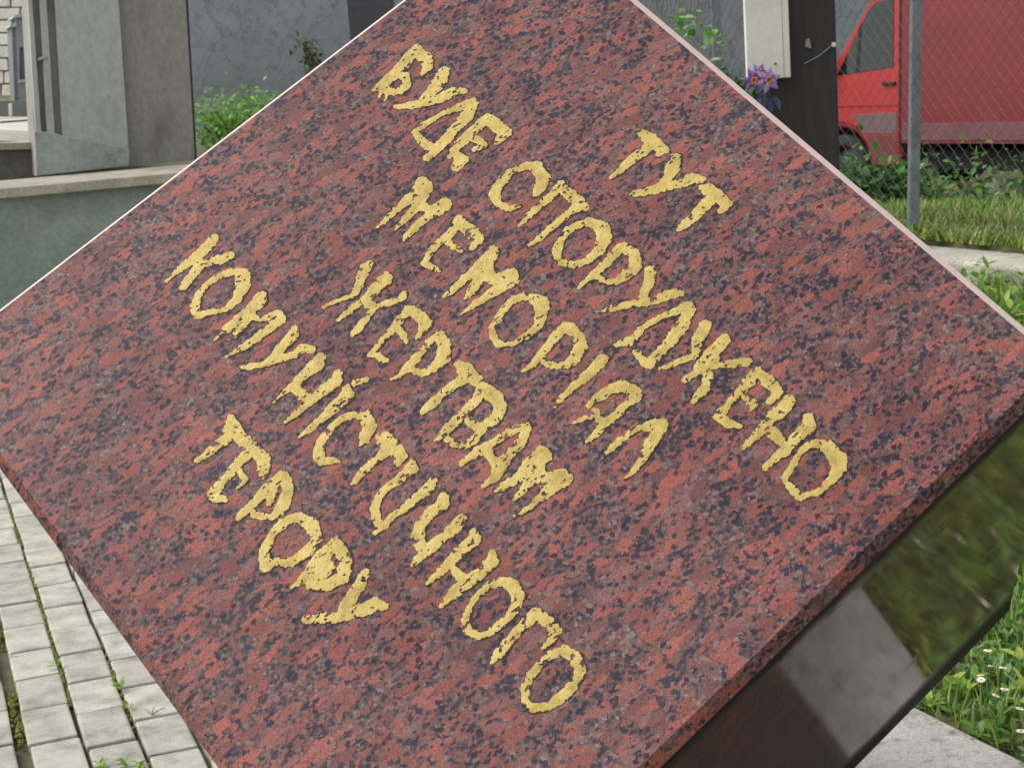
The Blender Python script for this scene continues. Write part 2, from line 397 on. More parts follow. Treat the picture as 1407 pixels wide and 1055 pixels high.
# ---- lettering: strokes traced on the front face (zoom origin x, y, scale; strokes of x, y, width)
Z1=(820,170,7.035);Z2=(500,55,5.8625);Z3=(660,210,5.8625);Z4=(800,330,5.8625);Z5=(940,480,4.796);Z6=(500,240,5.8625);Z7=(660,390,7.035);Z8=(760,510,7.035)
Z9=(430,355,6.395);Z10=(560,485,4.688);Z11=(220,320,5.8625);Z12=(330,460,5.8625);Z13=(420,560,5.8625);Z14=(540,640,5.025);Z15=(620,780,5.025);Z16=(260,560,3.4036)
LET = [
[(Z1,"430,95,80 520,160,130 600,220,110 660,255,70"),(Z1,"650,240,80 590,310,40"),(Z1,"540,190,110 430,290,90 300,385,80 200,480,55 130,530,30")],
[(Z1,"770,330,90 740,420,120 690,520,90 640,600,80"),(Z1,"1010,540,70 930,530,110 850,570,90 700,610,80 540,640,85 380,680,70 320,690,30")],
[(Z1,"1030,620,70 1080,640,120 1170,710,130 1260,780,90"),(Z1,"1250,790,80 1190,850,50"),(Z1,"1130,720,110 1020,820,100 920,920,90 840,990,80 785,1030,40")],
[(Z2,"420,80,80 330,190,90 230,300,80 130,375,60 80,405,20"),(Z2,"430,100,90 500,160,90 520,220,70 470,275,30"),(Z2,"230,290,60 330,290,60 355,350,60 310,410,60 240,425,55 160,400,60"),(Z2,"200,420,30 175,485,15"),(Z2,"150,420,25 120,465,12")],
[(Z2,"640,260,80 610,340,100 540,420,90 480,490,70"),(Z2,"810,410,50 720,420,80 620,470,80 520,500,80 400,530,60 260,540,35")],
[(Z2,"870,500,60 760,550,60 620,600,45 510,670,45 400,750,40"),(Z2,"880,520,70 830,620,90 740,710,80 650,820,80 570,900,70 510,950,60"),(Z2,"410,750,40 470,820,60 550,880,60")],
[(Z2,"1000,620,60 930,690,80 840,770,70 760,860,70 690,940,40"),(Z2,"1000,640,90 1070,700,100 1130,750,100 1075,825,50"),(Z2,"870,790,60 950,830,60 960,850,60 890,890,40"),(Z2,"720,900,60 790,970,90 740,1030,60")],
[(Z3,"440,350,30 480,290,80 510,200,90 450,120,100 380,110,60 240,160,60 150,260,70 110,340,80 140,410,60 220,455,50 310,435,30")],
[(Z3,"650,260,70 590,330,70 490,420,55 400,500,45 310,590,15"),(Z3,"640,270,70 720,340,100 800,410,90 850,445,40"),(Z3,"800,420,80 700,500,60 580,600,50 480,690,45 400,745,25")],
[(Z3,"880,560,70 980,600,100 1000,680,110 960,790,80 870,870,60 750,910,50 640,880,60 610,800,60 650,710,50 710,620,45 800,580,60 880,560,70")],
[(Z4,"330,50,60 260,110,80 180,200,70 100,270,60 0,360,40 -30,385,20"),(Z4,"330,60,80 420,120,90 430,210,100 350,290,80 260,340,60 180,330,55 120,295,40")],
[(Z4,"545,250,80 540,320,80 500,420,75 480,500,60"),(Z4,"780,430,70 690,440,80 590,490,60 490,500,70 380,520,55 260,550,50 170,570,35")],
[(Z4,"860,520,60 740,580,60 600,640,45 480,710,50 430,780,50 350,820,60 275,850,40"),(Z4,"870,560,80 810,680,90 720,810,90 620,910,70 540,1000,80"),(Z4,"410,850,40 450,930,50 510,990,60")],
[(Z4,"990,690,90 930,800,90 910,930,60"),(Z4,"1150,800,90 1060,900,100 970,990,80 940,1040,80"),(Z4,"1330,980,70 1230,990,70 1100,1010,50 990,1020,60"),(Z4,"900,930,40 780,980,45 630,1040,30"),(Z5,"200,60,70 120,130,60 0,205,30"),(Z5,"140,120,50 160,190,60 130,260,70 60,350,30")],
[(Z5,"485,130,40 430,210,80 370,280,50 300,350,40 220,450,60"),(Z5,"490,150,60 560,220,90 620,280,70 560,350,40"),(Z5,"390,300,50 460,360,60 430,400,25"),(Z5,"230,450,70 290,490,60 360,505,40")],
[(Z5,"690,340,70 640,400,90 560,470,70 480,560,60 390,645,25"),(Z5,"540,500,70 590,560,80 660,630,60"),(Z5,"820,450,60 820,510,90 740,580,70 670,660,70 590,720,50 520,790,25")],
[(Z5,"870,620,60 950,640,90 1010,720,110 1020,790,90 960,870,60 880,940,40 760,980,45 710,920,60 660,860,40 700,790,35 750,700,35 810,640,45 870,620,60")],
[(Z6,"470,60,90 480,110,130 400,180,110 290,260,60 190,350,55 110,430,20"),(Z6,"470,170,100 430,260,90 340,350,50 260,440,20"),(Z6,"640,250,110 590,290,100 500,350,60 420,420,50 340,500,50 320,525,30"),(Z6,"430,240,100 530,280,60 620,270,90")],
[(Z6,"770,370,80 700,470,60 620,540,60 540,620,55 490,710,40"),(Z6,"780,380,80 860,460,110 920,520,90 870,590,50"),(Z6,"660,530,50 730,590,55 780,620,40"),(Z6,"490,710,50 550,750,55 600,770,40")],
[(Z6,"1040,620,90 1010,680,110 900,770,80 790,860,60 700,950,50 650,980,20"),(Z6,"980,760,120 920,850,90 870,940,60 810,1005,15"),(Z6,"960,800,110 1060,850,90 1180,820,110"),(Z6,"1190,810,100 1190,850,110 1090,920,90 960,1000,60 870,1060,40 789,1126,15")],
[(Z7,"420,120,70 500,140,80 590,190,130 590,290,110 560,400,90 460,500,70 330,580,40 180,590,50 120,520,70 110,430,60 170,330,60 240,240,60 320,160,70 420,120,70")],
[(Z7,"820,400,70 750,490,90 660,590,80 590,690,70 490,800,45 410,845,20"),(Z7,"840,420,100 930,500,110 970,600,110 920,710,110 840,780,90 720,800,60 620,760,60")],
[(Z7,"1180,730,110 1090,830,90 990,930,80 880,1020,60"),(Z8,"350,20,90 200,150,70 100,240,55 20,335,25")],
[(Z8,"790,150,60 800,240,110 700,330,80 600,430,80 500,510,80 420,600,60 330,680,40"),(Z8,"760,170,110 650,150,120 530,190,90 430,260,80 340,330,40"),(Z8,"410,380,50 430,460,60 500,500,60"),(Z8,"400,440,50 300,460,50 190,505,20")],
[(Z8,"1060,490,70 950,530,110 820,550,60 700,630,60 580,730,60 470,840,25"),(Z8,"1060,520,90 1000,620,110 930,730,110 860,860,70 770,970,50 690,1045,25")],
[(Z9,"500,50,70 450,100,100 410,220,70 370,320,60 330,340,50 220,370,40 90,430,35"),(Z9,"640,180,110 580,240,100 480,340,90 380,410,60 300,480,60 220,545,25"),(Z9,"800,310,50 770,360,70 680,390,60 580,420,50 480,400,80"),(Z9,"530,450,40 470,530,60 400,620,70 350,660,50")],
[(Z9,"850,440,60 790,520,70 700,620,60 620,710,55 540,800,55 500,850,40"),(Z9,"870,460,80 940,510,100 990,580,110 950,650,60 905,700,20"),(Z9,"740,600,60 790,670,60 820,740,40"),(Z9,"520,840,50 590,870,60 650,900,40")],
[(Z9,"1100,660,60 1020,740,60 930,850,70 840,950,70 760,1030,40 690,1070,20"),(Z9,"1110,670,80 1160,760,100 1150,870,110 1060,970,70 960,1010,60 860,980,60")],
[(Z10,"330,80,60 370,110,100 430,170,80 480,210,50"),(Z10,"390,150,80 310,200,60 220,270,50 140,340,55 95,380,30")],
[(Z10,"490,230,80 440,310,60 350,400,60 260,490,60 185,570,30"),(Z10,"500,240,100 570,290,90 600,350,80 560,430,70 490,480,60"),(Z10,"390,440,40 450,480,60"),(Z10,"480,490,60 430,560,50 370,600,35 300,590,45 250,550,50")],
[(Z10,"770,460,40 660,510,50 560,570,50 460,630,70 350,710,30"),(Z10,"770,480,50 740,570,60 660,650,60 600,730,80 550,810,60 480,865,12"),(Z10,"500,620,60 560,700,50 590,740,50")],
[(Z10,"860,620,60 870,660,110 790,740,110 700,810,60 620,860,50 570,890,25"),(Z10,"840,760,90 770,850,60 690,940,25"),(Z10,"800,770,90 880,820,80 980,790,90"),(Z10,"1000,770,60 1010,810,100 930,870,80 850,940,50 770,1010,35 690,1050,12")],
[(Z11,"430,50,70 390,110,80 290,190,80 200,260,60 120,330,40 50,390,15"),(Z11,"560,190,70 480,220,80 380,250,60 290,230,60"),(Z11,"330,260,80 260,340,70 190,440,60")],
[(Z11,"580,320,60 660,340,110 670,430,100 620,540,70 530,620,50 420,640,45 310,660,60 280,590,70 310,500,50 380,410,45 470,350,45 580,320,60")],
[(Z11,"820,500,80 800,550,110 700,640,80 600,720,70 510,800,60 440,860,25"),(Z11,"730,650,70 680,740,60 600,830,50 550,865,20"),(Z11,"720,680,70 820,700,40 930,660,60"),(Z11,"950,650,60 970,700,80 860,780,80 750,870,60 640,940,45 535,1000,20")],
[(Z11,"1080,780,60 1060,840,90 980,930,70 900,1010,50"),(Z12,"430,0,80 340,100,70 260,180,50 190,240,50 90,255,50 0,270,25"),(Z12,"580,120,60 510,110,80 430,160,60 330,190,60 230,230,50")],
[(Z12,"640,190,80 620,240,110 520,320,80 430,410,70 350,470,40 265,545,18"),(Z12,"440,420,60 490,480,80 560,520,60"),(Z12,"780,320,70 770,370,100 660,460,80 550,560,50 440,640,60 355,715,20")],
[(Z12,"925,390,45 1010,360,40"),(Z12,"860,440,70 860,490,110 750,590,80 650,680,60 560,760,50 475,825,18")],
[(Z12,"970,890,30 1000,830,90 1040,740,100 1010,650,90 930,640,60 810,680,50 710,770,50 650,860,70 630,960,80 660,1020,70 740,1015,55 800,1025,20")],
[(Z13,"600,240,60 650,260,130 710,330,110 780,390,80 730,450,50"),(Z13,"660,340,90 580,410,60 480,490,60 410,580,50 375,615,25")],
[(Z13,"860,440,60 850,490,100 760,570,70 650,650,60 580,730,65 550,820,70 570,900,70 610,950,60"),(Z13,"1020,590,70 990,650,80 900,720,70 800,810,70 700,870,60 640,950,50 560,1010,30")],
[(Z14,"350,220,60 340,270,90 250,330,70 190,410,80 170,500,90 200,570,70"),(Z14,"480,360,60 450,400,90 360,480,60 260,560,80 180,630,60 130,690,15")],
[(Z14,"560,460,60 570,500,80 480,580,80 380,680,70 300,750,50 235,815,30"),(Z14,"410,690,40 440,740,60 480,790,60"),(Z14,"680,600,50 690,660,80 600,740,80 500,810,90 420,880,70 330,970,25")],
[(Z15,"350,90,60 430,130,90 460,190,90 440,270,70 380,360,60 290,430,50 200,475,50 120,440,60 100,360,55 130,260,40 190,180,40 260,120,50 350,90,60")],
[(Z15,"590,300,70 540,360,70 450,440,60 390,520,70 330,600,70 280,650,25"),(Z15,"590,310,80 660,370,80 720,430,70 690,500,60 640,550,30")],
[(Z15,"780,570,70 860,620,90 890,700,80 860,790,60 770,880,70 680,950,60 570,970,70 510,920,40 510,840,55 540,750,50 610,670,50 690,600,60 780,570,70")],
[(Z16,"195,45,40 200,95,75 250,150,55 270,170,40"),(Z16,"190,130,50 120,190,40 35,250,22")],
[(Z16,"300,190,60 230,260,40 170,330,35 110,400,50 80,410,20"),(Z16,"300,190,50 350,240,60 350,300,50 340,325,20"),(Z16,"230,290,25 265,340,25 225,380,15"),(Z16,"110,410,50 170,435,25")],
[(Z16,"430,315,40 380,370,60 310,440,40 230,515,30"),(Z16,"440,320,50 465,380,50 440,460,55 390,510,35 310,505,30 290,480,30"),(Z16,"390,400,40 370,450,30")],
[(Z16,"520,510,40 575,550,60 595,610,50 550,680,50 480,725,35 400,720,40 360,740,60 350,670,40 390,590,40 450,530,45 520,510,40")],
[(Z16,"680,630,50 620,700,70 550,790,60 480,840,15"),(Z16,"690,640,60 735,710,55 720,790,60 650,830,50 570,830,50"),(Z16,"640,750,70 610,790,50")],
[(Z16,"825,770,40 800,820,50 750,900,60 720,950,50"),(Z16,"920,930,30 870,920,60 790,950,60 690,980,50 600,985,45 540,995,35")],
]
FACE_Z = float(loc(gA)[2])
def to_face(px, py):
    d = ray(px, py); o = np.array([0, 0, EYE]); k = ((gA-o)@e3)/(d@e3); q = loc(o+d*k); return q[:2]
def gold_mat():
    t = NT('gold_paint'); v = t.coord(); n1 = t.noise(v, 55, 5); n2 = t.noise(v, 380, 4, .7)
    col = t.ramp(n1.outputs[0], [(.3, srgb(164, 139, 72)), (.5, srgb(191, 166, 88)), (.75, srgb(206, 184, 112))])
    col = t.mix(t.ramp(n2.outputs[0], [(.56, (0,0,0)), (.70, (.7,.7,.7))]), col, srgb(128, 100, 54))
    t.l(col, t.b.inputs['Base Color']); t.b.inputs['Roughness'].default_value = .5; t.b.inputs['Metallic'].default_value = .12
    t.bump(n2.outputs[0], .5, .0012); return t.mat
gold = gold_mat()
cut_shade_m = mat_mottled('cut_shade', srgb(40, 30, 26), srgb(66, 48, 40), 60, .8, 300, .4, .3, .001)
def field_mesh(F, X, Y, Zf):
    """marching squares over F > 0; returns verts, faces"""
    verts = []; faces = []; idx = {}
    ny_, nx_ = F.shape
    inside = F > 0
    any4 = inside[:-1,:-1] | inside[1:,:-1] | inside[:-1,1:] | inside[1:,1:]
    def vert(key, x, y, z):
        if key not in idx: idx[key] = len(verts); verts.append((x, y, z))
        return idx[key]
    for j, i in zip(*np.nonzero(any4)):
        cs = ((j, i), (j, i+1), (j+1, i+1), (j+1, i)); ring = []
        for q in range(4):
            a_, b_ = cs[q], cs[(q+1) % 4]
            if inside[a_]: ring.append(vert(a_, X[a_], Y[a_], Zf[a_]))
            if inside[a_] != inside[b_]:
                t_ = F[a_]/(F[a_]-F[b_]); kk = (min(a_, b_), max(a_, b_))
                ring.append(vert(kk, X[a_]+(X[b_]-X[a_])*t_, Y[a_]+(Y[b_]-Y[a_])*t_, Zf[a_]+(Zf[b_]-Zf[a_])*t_))
        if len(ring) >= 3: faces.append(ring)
    return verts, faces
for li, strokes in enumerate(LET):
    segs = []
    for (ox, oy, sc_), txt in strokes:
        pts = []
        for tok in txt.split():
            x, y, wd = map(float, tok.split(',')); px, py = ox+x/sc_, oy+y/sc_
            p = to_face(px, py); q = to_face(px+1, py); q2 = to_face(px, py+1)
            mm = .5*(np.linalg.norm(q-p)+np.linalg.norm(q2-p)); pts.append((p[0], p[1], wd/sc_*mm*.5*1.06))
        segs += [(pts[k], pts[k+1]) for k in range(len(pts)-1)]
    P_ = np.array([p for s_ in segs for p in s_]); lo = P_[:, :2].min(0)-.012; hi = P_[:, :2].max(0)+.012; st = .00092
    X, Y = np.meshgrid(np.arange(lo[0], hi[0], st), np.arange(lo[1], hi[1], st))
    sdf = np.full(X.shape, -1.0)
    for (x0, y0, r0), (x1, y1, r1) in segs:
        dx, dy = x1-x0, y1-y0; t_ = np.clip(((X-x0)*dx+(Y-y0)*dy)/(dx*dx+dy*dy+1e-12), 0, 1)
        sdf = np.maximum(sdf, r0+(r1-r0)*t_-np.hypot(X-x0-dx*t_, Y-y0-dy*t_))
    jag = (fbm(X/.0026, Y/.0026, li)-.5)*.0036 + (fbm(X/.009, Y/.009, 90+li)-.5)*.0036
    wear = .55*fbm(X/.0022, Y/.0058, 200+li) + .45*fbm(X/.003, Y/.003, 250+li) + .34*(fbm(X/.014, Y/.014, 40+li)-.5)
    Fg = np.minimum(sdf+jag, (.625-wear+np.clip(sdf, 0, .004)*8)*.01)
    Zg = FACE_Z + .0003 + .0002*np.clip(sdf/.002, 0, 1) + .0006*fbm(X/.004, Y/.004, 7+li)
    vv, ff = field_mesh(Fg, X, Y, Zg)
    me = bpy.data.meshes.new('letter'); me.from_pydata(vv, [], ff); me.materials.append(gold)
    me.polygons.foreach_set('use_smooth', [True]*len(ff)); me.update()
    if len(ff) and me.polygons[0].normal.z < 0: me.flip_normals()
    lt = bpy.data.objects.new('letter', me); COL.objects.link(lt); lt.parent = cube
    # engraving shade painted as a dark rim, mostly up and right of the gold
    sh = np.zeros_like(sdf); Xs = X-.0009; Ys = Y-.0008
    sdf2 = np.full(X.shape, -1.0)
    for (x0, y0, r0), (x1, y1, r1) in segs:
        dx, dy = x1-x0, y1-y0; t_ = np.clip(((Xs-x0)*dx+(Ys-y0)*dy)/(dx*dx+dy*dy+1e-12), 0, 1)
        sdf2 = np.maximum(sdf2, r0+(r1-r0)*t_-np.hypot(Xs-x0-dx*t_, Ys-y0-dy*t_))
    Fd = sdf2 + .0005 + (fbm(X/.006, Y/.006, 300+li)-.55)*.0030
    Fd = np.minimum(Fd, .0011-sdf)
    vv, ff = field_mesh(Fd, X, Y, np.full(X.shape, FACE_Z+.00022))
    me = bpy.data.meshes.new('cut_shade'); me.from_pydata(vv, [], ff); me.materials.append(cut_shade_m); me.update()
    if len(ff) and me.polygons[0].normal.z < 0: me.flip_normals()
    gr = bpy.data.objects.new('cut_shade', me); COL.objects.link(gr); gr.parent = lt

# ================================================================== LEFT BACKGROUND: retaining wall, pillar, terrace, tomb, stone wall
# a local frame on the wall: x along RD, y along CD (away), z up, origin at the wall's foot
WO = Vector((WP.x, WP.y, 0)) 
def wl(px, py, yl):
    """pixel -> (x, z) in the wall frame on the upright plane y = yl"""
    d = ray(px, py); n_ = np.array([CD.x, CD.y, 0]); o = np.array([0, 0, EYE]); p0 = np.array([WO.x, WO.y, 0])+n_*yl
    k = ((p0-o)@n_)/(d@n_); q = o+d*k-np.array([WO.x, WO.y, 0]); return float(q[0]*RD.x+q[1]*RD.y), float(q[2])
def wprism(b_, pts, yl, depth, mi=0):
    poly = [(*wl(*p, yl),) for p in pts]; b_.prism([Vector((x, yl, z)) for x, z in poly], (0, depth, 0), mi)
green_pl = mat_mottled('green_grey_plaster', srgb(113, 125, 117), srgb(136, 147, 138), 4, .9, 45, .14, .35, .003, srgb(97, 106, 97), 3, (.55, .75))
grey_pl = mat_mottled('grey_plaster', srgb(153, 156, 148), srgb(177, 179, 170), 5, .9, 50, .12, .3, .003, srgb(135, 137, 126), 5.0, (.46, .72), stretch=(1, 1, .5))
dark_pl = mat_mottled('brown_grey_plaster', srgb(131, 128, 120), srgb(151, 147, 138), 5, .9, 50, .14, .3, .003, srgb(112, 106, 97), 5.0, (.46, .72), stretch=(1, 1, .5))
coping_m = mat_mottled('worn_coping', srgb(140, 134, 120), srgb(168, 160, 143), 7, .9, 70, .2, .4, .003, srgb(104, 98, 86), 4, (.55, .7))
rw = empty('retaining_wall', WO, ANG, 'green grey plastered retaining wall with a worn stone coping', 'wall')
b = MB(); b.box((-.35, .24, .40), (5.9, .40, .86)); b.build('wall_body', green_pl, rw)
for k in range(4):
    b = MB(); b.box((-3.3+1.5*k+.745, .33, WALL_Z-.024), (1.488, .74, .05), 0, 0, .003); b.build('coping', coping_m, rw, bevel=.006)

q = on_z(178, 228, WALL_Z); PY = (q-WO).dot(CD)           # the pillar's face plane, on the coping
pil = empty('gate_pillar', WO, ANG, 'tall grey plastered pillar with narrow recessed panels on the coping', 'pillar')
def up(px, py, px2, py2, y): t_ = (y-py)/(py2-py); return (px+(px2-px)*t_, y)
def strip(xt, xb, yb, yt=-230): return up(xt, 0, xb, yb, yt)   # extend a leaning edge above the frame
b = MB(); wprism(b, [up(38,0,50,241,-230), up(163,0,178,228,-230), (178,229.5), (50,243)], PY+.055, .42); b.build('shaft', dark_pl, pil)
b = MB(); wprism(b, [up(38,0,49,181,-230), up(44.5,0,57,181,-230), (57,183), (49,183)], PY+.005, .049); b.build('frame_strip', grey_pl, pil, bevel=.004)
b = MB(); wprism(b, [up(54,0,64.5,181,-230), up(64,0,75.6,184,-230), (75.6,186), (64.5,184)], PY+.012, .042); b.build('mullion', grey_pl, pil, bevel=.004)
b = MB(); wprism(b, [up(75,0,85.6,185,-230), up(163,0,177.6,223,-230), (177,206), (85.6,187)], PY+.02, .034); b.build('panel', grey_pl, pil, bevel=.004)
b = MB(); wprism(b, [(47,180), (76,183), (84,186), (110,191), (140,196), (168,203), (177.8,206), (178,228.8), (50,242.5)], PY-.015, .069); b.build('plinth', mat_mottled('plinth_plaster', srgb(140, 145, 139), srgb(160, 164, 157), 5, .9, 50, .12, .3, .003, srgb(112, 108, 98), 7, (.54, .7)), pil, bevel=.006)
b = MB(); wprism(b, [(52.5,80), (64,76), (64,79), (52.5,84)], PY-.01, .10); b.build('ledge', grey_pl, pil)
wing = empty('wing_wall', WO, ANG, 'smooth brown grey plastered wing wall beside the tall pillar', 'wall')
b = MB(); wprism(b, [up(163.4,0,178.4,228,-230), up(255,0,267,205,-230), (268,220), (178.4,229)], PY+.09, .30); b.build('wall_body', dark_pl, wing)
b = MB(); wprism(b, [up(255.3,0,267.3,205,-230), up(258.5,0,270,205,-230), (270.6,219), (268.3,220)], PY+.12, .24); b.build('shadow_gap_strip', mat_mottled('shadow_gap_dark', srgb(52, 54, 54), srgb(66, 68, 68), 8, .8), wing)  # shade of the gap at the wing's edge, painted as a dark strip

# low dark wall, terrace, grave kerb, tomb, block wall seen past the pillar
low = empty('low_wall', WO, ANG, 'low dark stone wall with a pale top beside the pillar foot', 'wall')
b = MB(); wprism(b, [(-160,210), (52,205), (52,246), (-160,262)], PY+.30, .2); b.build('wall_body', mat_mottled('dark_stone', srgb(86, 84, 76), srgb(104, 101, 92), 6, .9, 60, .2), low)
b = MB(); wprism(b, [(-160,200), (52,196), (52,205), (-160,210)], PY+.27, .27); b.build('coping', coping_m, low)
terr_m = mat_mottled('pale_paving', srgb(176, 174, 164), srgb(200, 197, 186), 3, .9, 30, .1, .2, .003, srgb(156, 154, 144), 1.2, (.5, .7))
b = MB(); x0 = -14.0
b.prism([Vector((-13.6, PY+.5, .80)), Vector((.9, PY+.5, .80)), Vector((3.6, PY+30, .80)), Vector((-13.6, PY+30, .80))], (0, 0, .12)); o = b.build('terrace', terr_m, None, loc=WO); o.rotation_euler = (0, 0, ANG); tag(o, 'pale paved terrace behind the walls', None, None, 'structure')
gk = empty('grave_kerb', WO, ANG, 'pale stone grave kerb lying on the terrace', 'kerb')
b = MB(); wprism(b, [(-160,172), (64,180), (64,197), (-160,188)], 6.0, .35); b.build('kerb_stone', mat_mottled('cream_stone', srgb(205, 198, 180), srgb(224, 217, 200), 6, .85, 60, .1), gk, bevel=.01)
tb = empty('small_tomb', WO, ANG, 'small grey tomb with stepped caps and an arched niche', 'tomb')
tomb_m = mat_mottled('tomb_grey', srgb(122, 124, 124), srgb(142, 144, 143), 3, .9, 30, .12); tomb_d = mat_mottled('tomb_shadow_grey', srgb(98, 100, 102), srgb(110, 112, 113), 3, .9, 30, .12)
TY = 16.5
b = MB(); wprism(b, [(-70,142), (70,137), (70,160), (-70,162)], TY-.3, 1.6); b.build('plinth', mat_mottled('plinth_grey', srgb(104, 103, 98), srgb(120, 119, 112), 3, .9, 30, .15), tb)
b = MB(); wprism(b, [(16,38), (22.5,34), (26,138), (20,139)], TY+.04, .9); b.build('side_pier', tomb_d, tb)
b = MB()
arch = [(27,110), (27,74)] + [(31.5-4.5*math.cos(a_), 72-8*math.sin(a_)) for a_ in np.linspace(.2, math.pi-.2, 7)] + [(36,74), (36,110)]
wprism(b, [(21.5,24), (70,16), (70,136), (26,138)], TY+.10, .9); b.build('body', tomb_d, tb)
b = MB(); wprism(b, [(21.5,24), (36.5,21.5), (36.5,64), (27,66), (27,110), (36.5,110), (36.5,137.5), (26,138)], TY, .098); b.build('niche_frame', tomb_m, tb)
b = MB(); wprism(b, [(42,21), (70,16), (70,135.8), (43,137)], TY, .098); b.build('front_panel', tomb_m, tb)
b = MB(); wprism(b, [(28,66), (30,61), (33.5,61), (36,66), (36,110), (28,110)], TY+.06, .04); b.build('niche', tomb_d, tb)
b = MB(); wprism(b, [(26,110), (37,109), (37,113), (26,114)], TY-.06, .15); b.build('sill', grey_pl, tb)
b = MB(); wprism(b, [(16.5,26), (20,21), (70,10), (70,17), (20,25)], TY-.10, 1.1); wprism(b, [(12,38), (15,33), (23,32), (23,37)], TY-.05, .9); wprism(b, [(30,36), (33,33), (40,32), (38,37)], TY-.08, .2); b.build('cap', grey_pl, tb)
mp_ = empty('marker_post', WO, ANG, 'small white marker post in front of the tomb plinth', 'post')
b = MB(); wprism(b, [(12,143), (16.5,142), (17,159), (13,160)], TY-.5, .06); b.build('post', mat_mottled('white_paint', srgb(198, 196, 188), srgb(212, 210, 202), 4), mp_, bevel=.004)
sw = empty('stone_block_wall', WO, ANG, 'far cream wall of rough pale stone blocks behind the tomb', 'wall')
blk_m = mat_mottled('cream_block', srgb(212, 207, 190), srgb(232, 228, 214), 4, .9, 26, .16, .5, .01, srgb(158, 158, 132), 1.6, (.55, .72), rand=.07)
SY = 21.0
b = MB(); wprism(b, [(-90,-60), (90,-66), (90,150), (-90,150)], SY+.12, .3); b.build('mortar', mat_mottled('mortar', srgb(176, 172, 156), srgb(190, 186, 170), 6), sw)
for rr in range(11):
    yb = 132-17.5*rr; k = -70+(rr % 2)*17+RNG.uniform(-4, 4)
    while k < 62:
        wd = RNG.uniform(26, 44); b = MB()
        j_ = lambda: RNG.uniform(-.9, .9)
        wprism(b, [(k+1+j_(), yb-15.6+j_()), (k+wd-1+j_(), yb-15.8+j_()), (k+wd-1+j_(), yb+j_()*.6), (k+1+j_(), yb+j_()*.6)], SY+RNG.uniform(-.03, .02), .15)
        b.build('block', blk_m, sw, bevel=.02); k += wd

# ---- grey mottled boundary wall across the back
bw_m = NT('blue_grey_render'); v = bw_m.coord()
n1 = bw_m.noise(v, 1.3, 6, .6); n2 = bw_m.noise(v, 7, 6, .7); n3 = bw_m.noise(v, 40, 3)
c_ = bw_m.ramp(n1.outputs[0], [(.3, srgb(124, 129, 131)), (.7, srgb(148, 152, 153))])
c_ = bw_m.mix(bw_m.ramp(n2.outputs[0], [(.52, (0,0,0)), (.66, (.75,.75,.75))]), c_, srgb(106, 111, 114))
vc_ = bw_m.n('TexVoronoi', feature='DISTANCE_TO_EDGE'); vc_.inputs['Scale'].default_value = 1.6
ad_ = bw_m.n('VectorMath', operation='ADD'); bw_m.l(v, ad_.inputs[0]); sc_n = bw_m.n('VectorMath', operation='SCALE'); sc_n.inputs['Scale'].default_value = .5; bw_m.l(n2.outputs['Color'], sc_n.inputs[0]); bw_m.l(sc_n.outputs[0], ad_.inputs[1]); bw_m.l(ad_.outputs[0], vc_.inputs['Vector'])
c_ = bw_m.mix(bw_m.ramp(vc_.outputs['Distance'], [(.0, (.6,.6,.6)), (.022, (0,0,0))]), c_, srgb(76, 80, 83))
bw_m.l(c_, bw_m.b.inputs['Base Color']); bw_m.b.inputs['Roughness'].default_value = .9; bw_m.bump(n3.outputs[0], .3, .006)
bw = empty('boundary_wall', (-4.0, 19.5, .0), ANG, 'long blue grey rendered boundary wall with mottled stains and cracks', 'wall')
b = MB(); b.box((6.2, .15, 1.5), (13.4, .3, 3.6)); b.build('wall_body', bw_m.mat, bw)
b = MB(); b.box((6.2, .15, 3.34), (13.5, .42, .09)); b.build('coping', coping_m, bw)
hs_ = empty('headstone', at_y(513, 60, 11.5), 0, 'dark polished headstone showing past the top edge of the cube', 'headstone')
hs_.location.z = .79
b = MB(); zt = 2.1; b.prism([Vector((x, 0, z)) for x, z in ((-.16,.16),(-.16,zt-.2),(-.10,zt-.05),(0,zt),(.10,zt-.05),(.16,zt-.2),(.16,.16))], (0, .12, 0)); b.build('stone', mat_mottled('dark_granite', srgb(46, 46, 50), srgb(62, 60, 64), 30, .35, 200, .3), hs_, bevel=.008)
b = MB(); b.box((0, .06, .08), (.5, .3, .2)); b.build('base', grey_pl, hs_, bevel=.01)

# ================================================================== RIGHT BACKGROUND: post with board, flowers, fence, van
wood_d = mat_mottled('dark_stained_wood', srgb(36, 31, 30), srgb(48, 42, 40), 5, .75, 40, .3, .4, .003, srgb(66, 58, 52), 3, (.6, .78), stretch=(1, 1, .12))
PYY = 5.2
pc = at_y(1103, 120, PYY); gpost = float(gz(pc.x, PYY+.1))
pst = empty('wooden_post', (pc.x, PYY+.1, gpost), 0.0, 'thick dark stained timber post carrying the white board', 'post')
b = MB(); b.box((0, 0, 1.35), (.222, .20, 2.9)); b.build('shaft', wood_d, pst, bevel=.01)
n_at = at_y(1110, 60, PYY-.003); b = MB(); b.box((n_at.x-pc.x, -.102, n_at.z-gpost), (.016, .01, .026), 0, 0, .003); b.build('scar', mat_mottled('bare_wood', srgb(120, 106, 90), srgb(140, 126, 110), 40), pst)
w0 = at_y(1105, 88, PYY-.004); w1 = at_y(1144, 62, PYY-.004)
b = MB(); b.tube([(w0.x-pc.x, -.1035, w0.z-gpost), ((w0.x+w1.x)/2-pc.x, -.105, (w0.z+w1.z)/2-gpost-.006), (w1.x-pc.x, -.1035, w1.z-gpost)], .0016, 5); b.build('wire', mat_mottled('grey_wire', srgb(120, 122, 122), srgb(140, 142, 142), 30), pst)
b = MB(); b.box((w1.x-pc.x+.004, -.102, w1.z-gpost), (.012, .014, .014)); b.build('insulator', MATS['white_paint'], pst, bevel=.003)
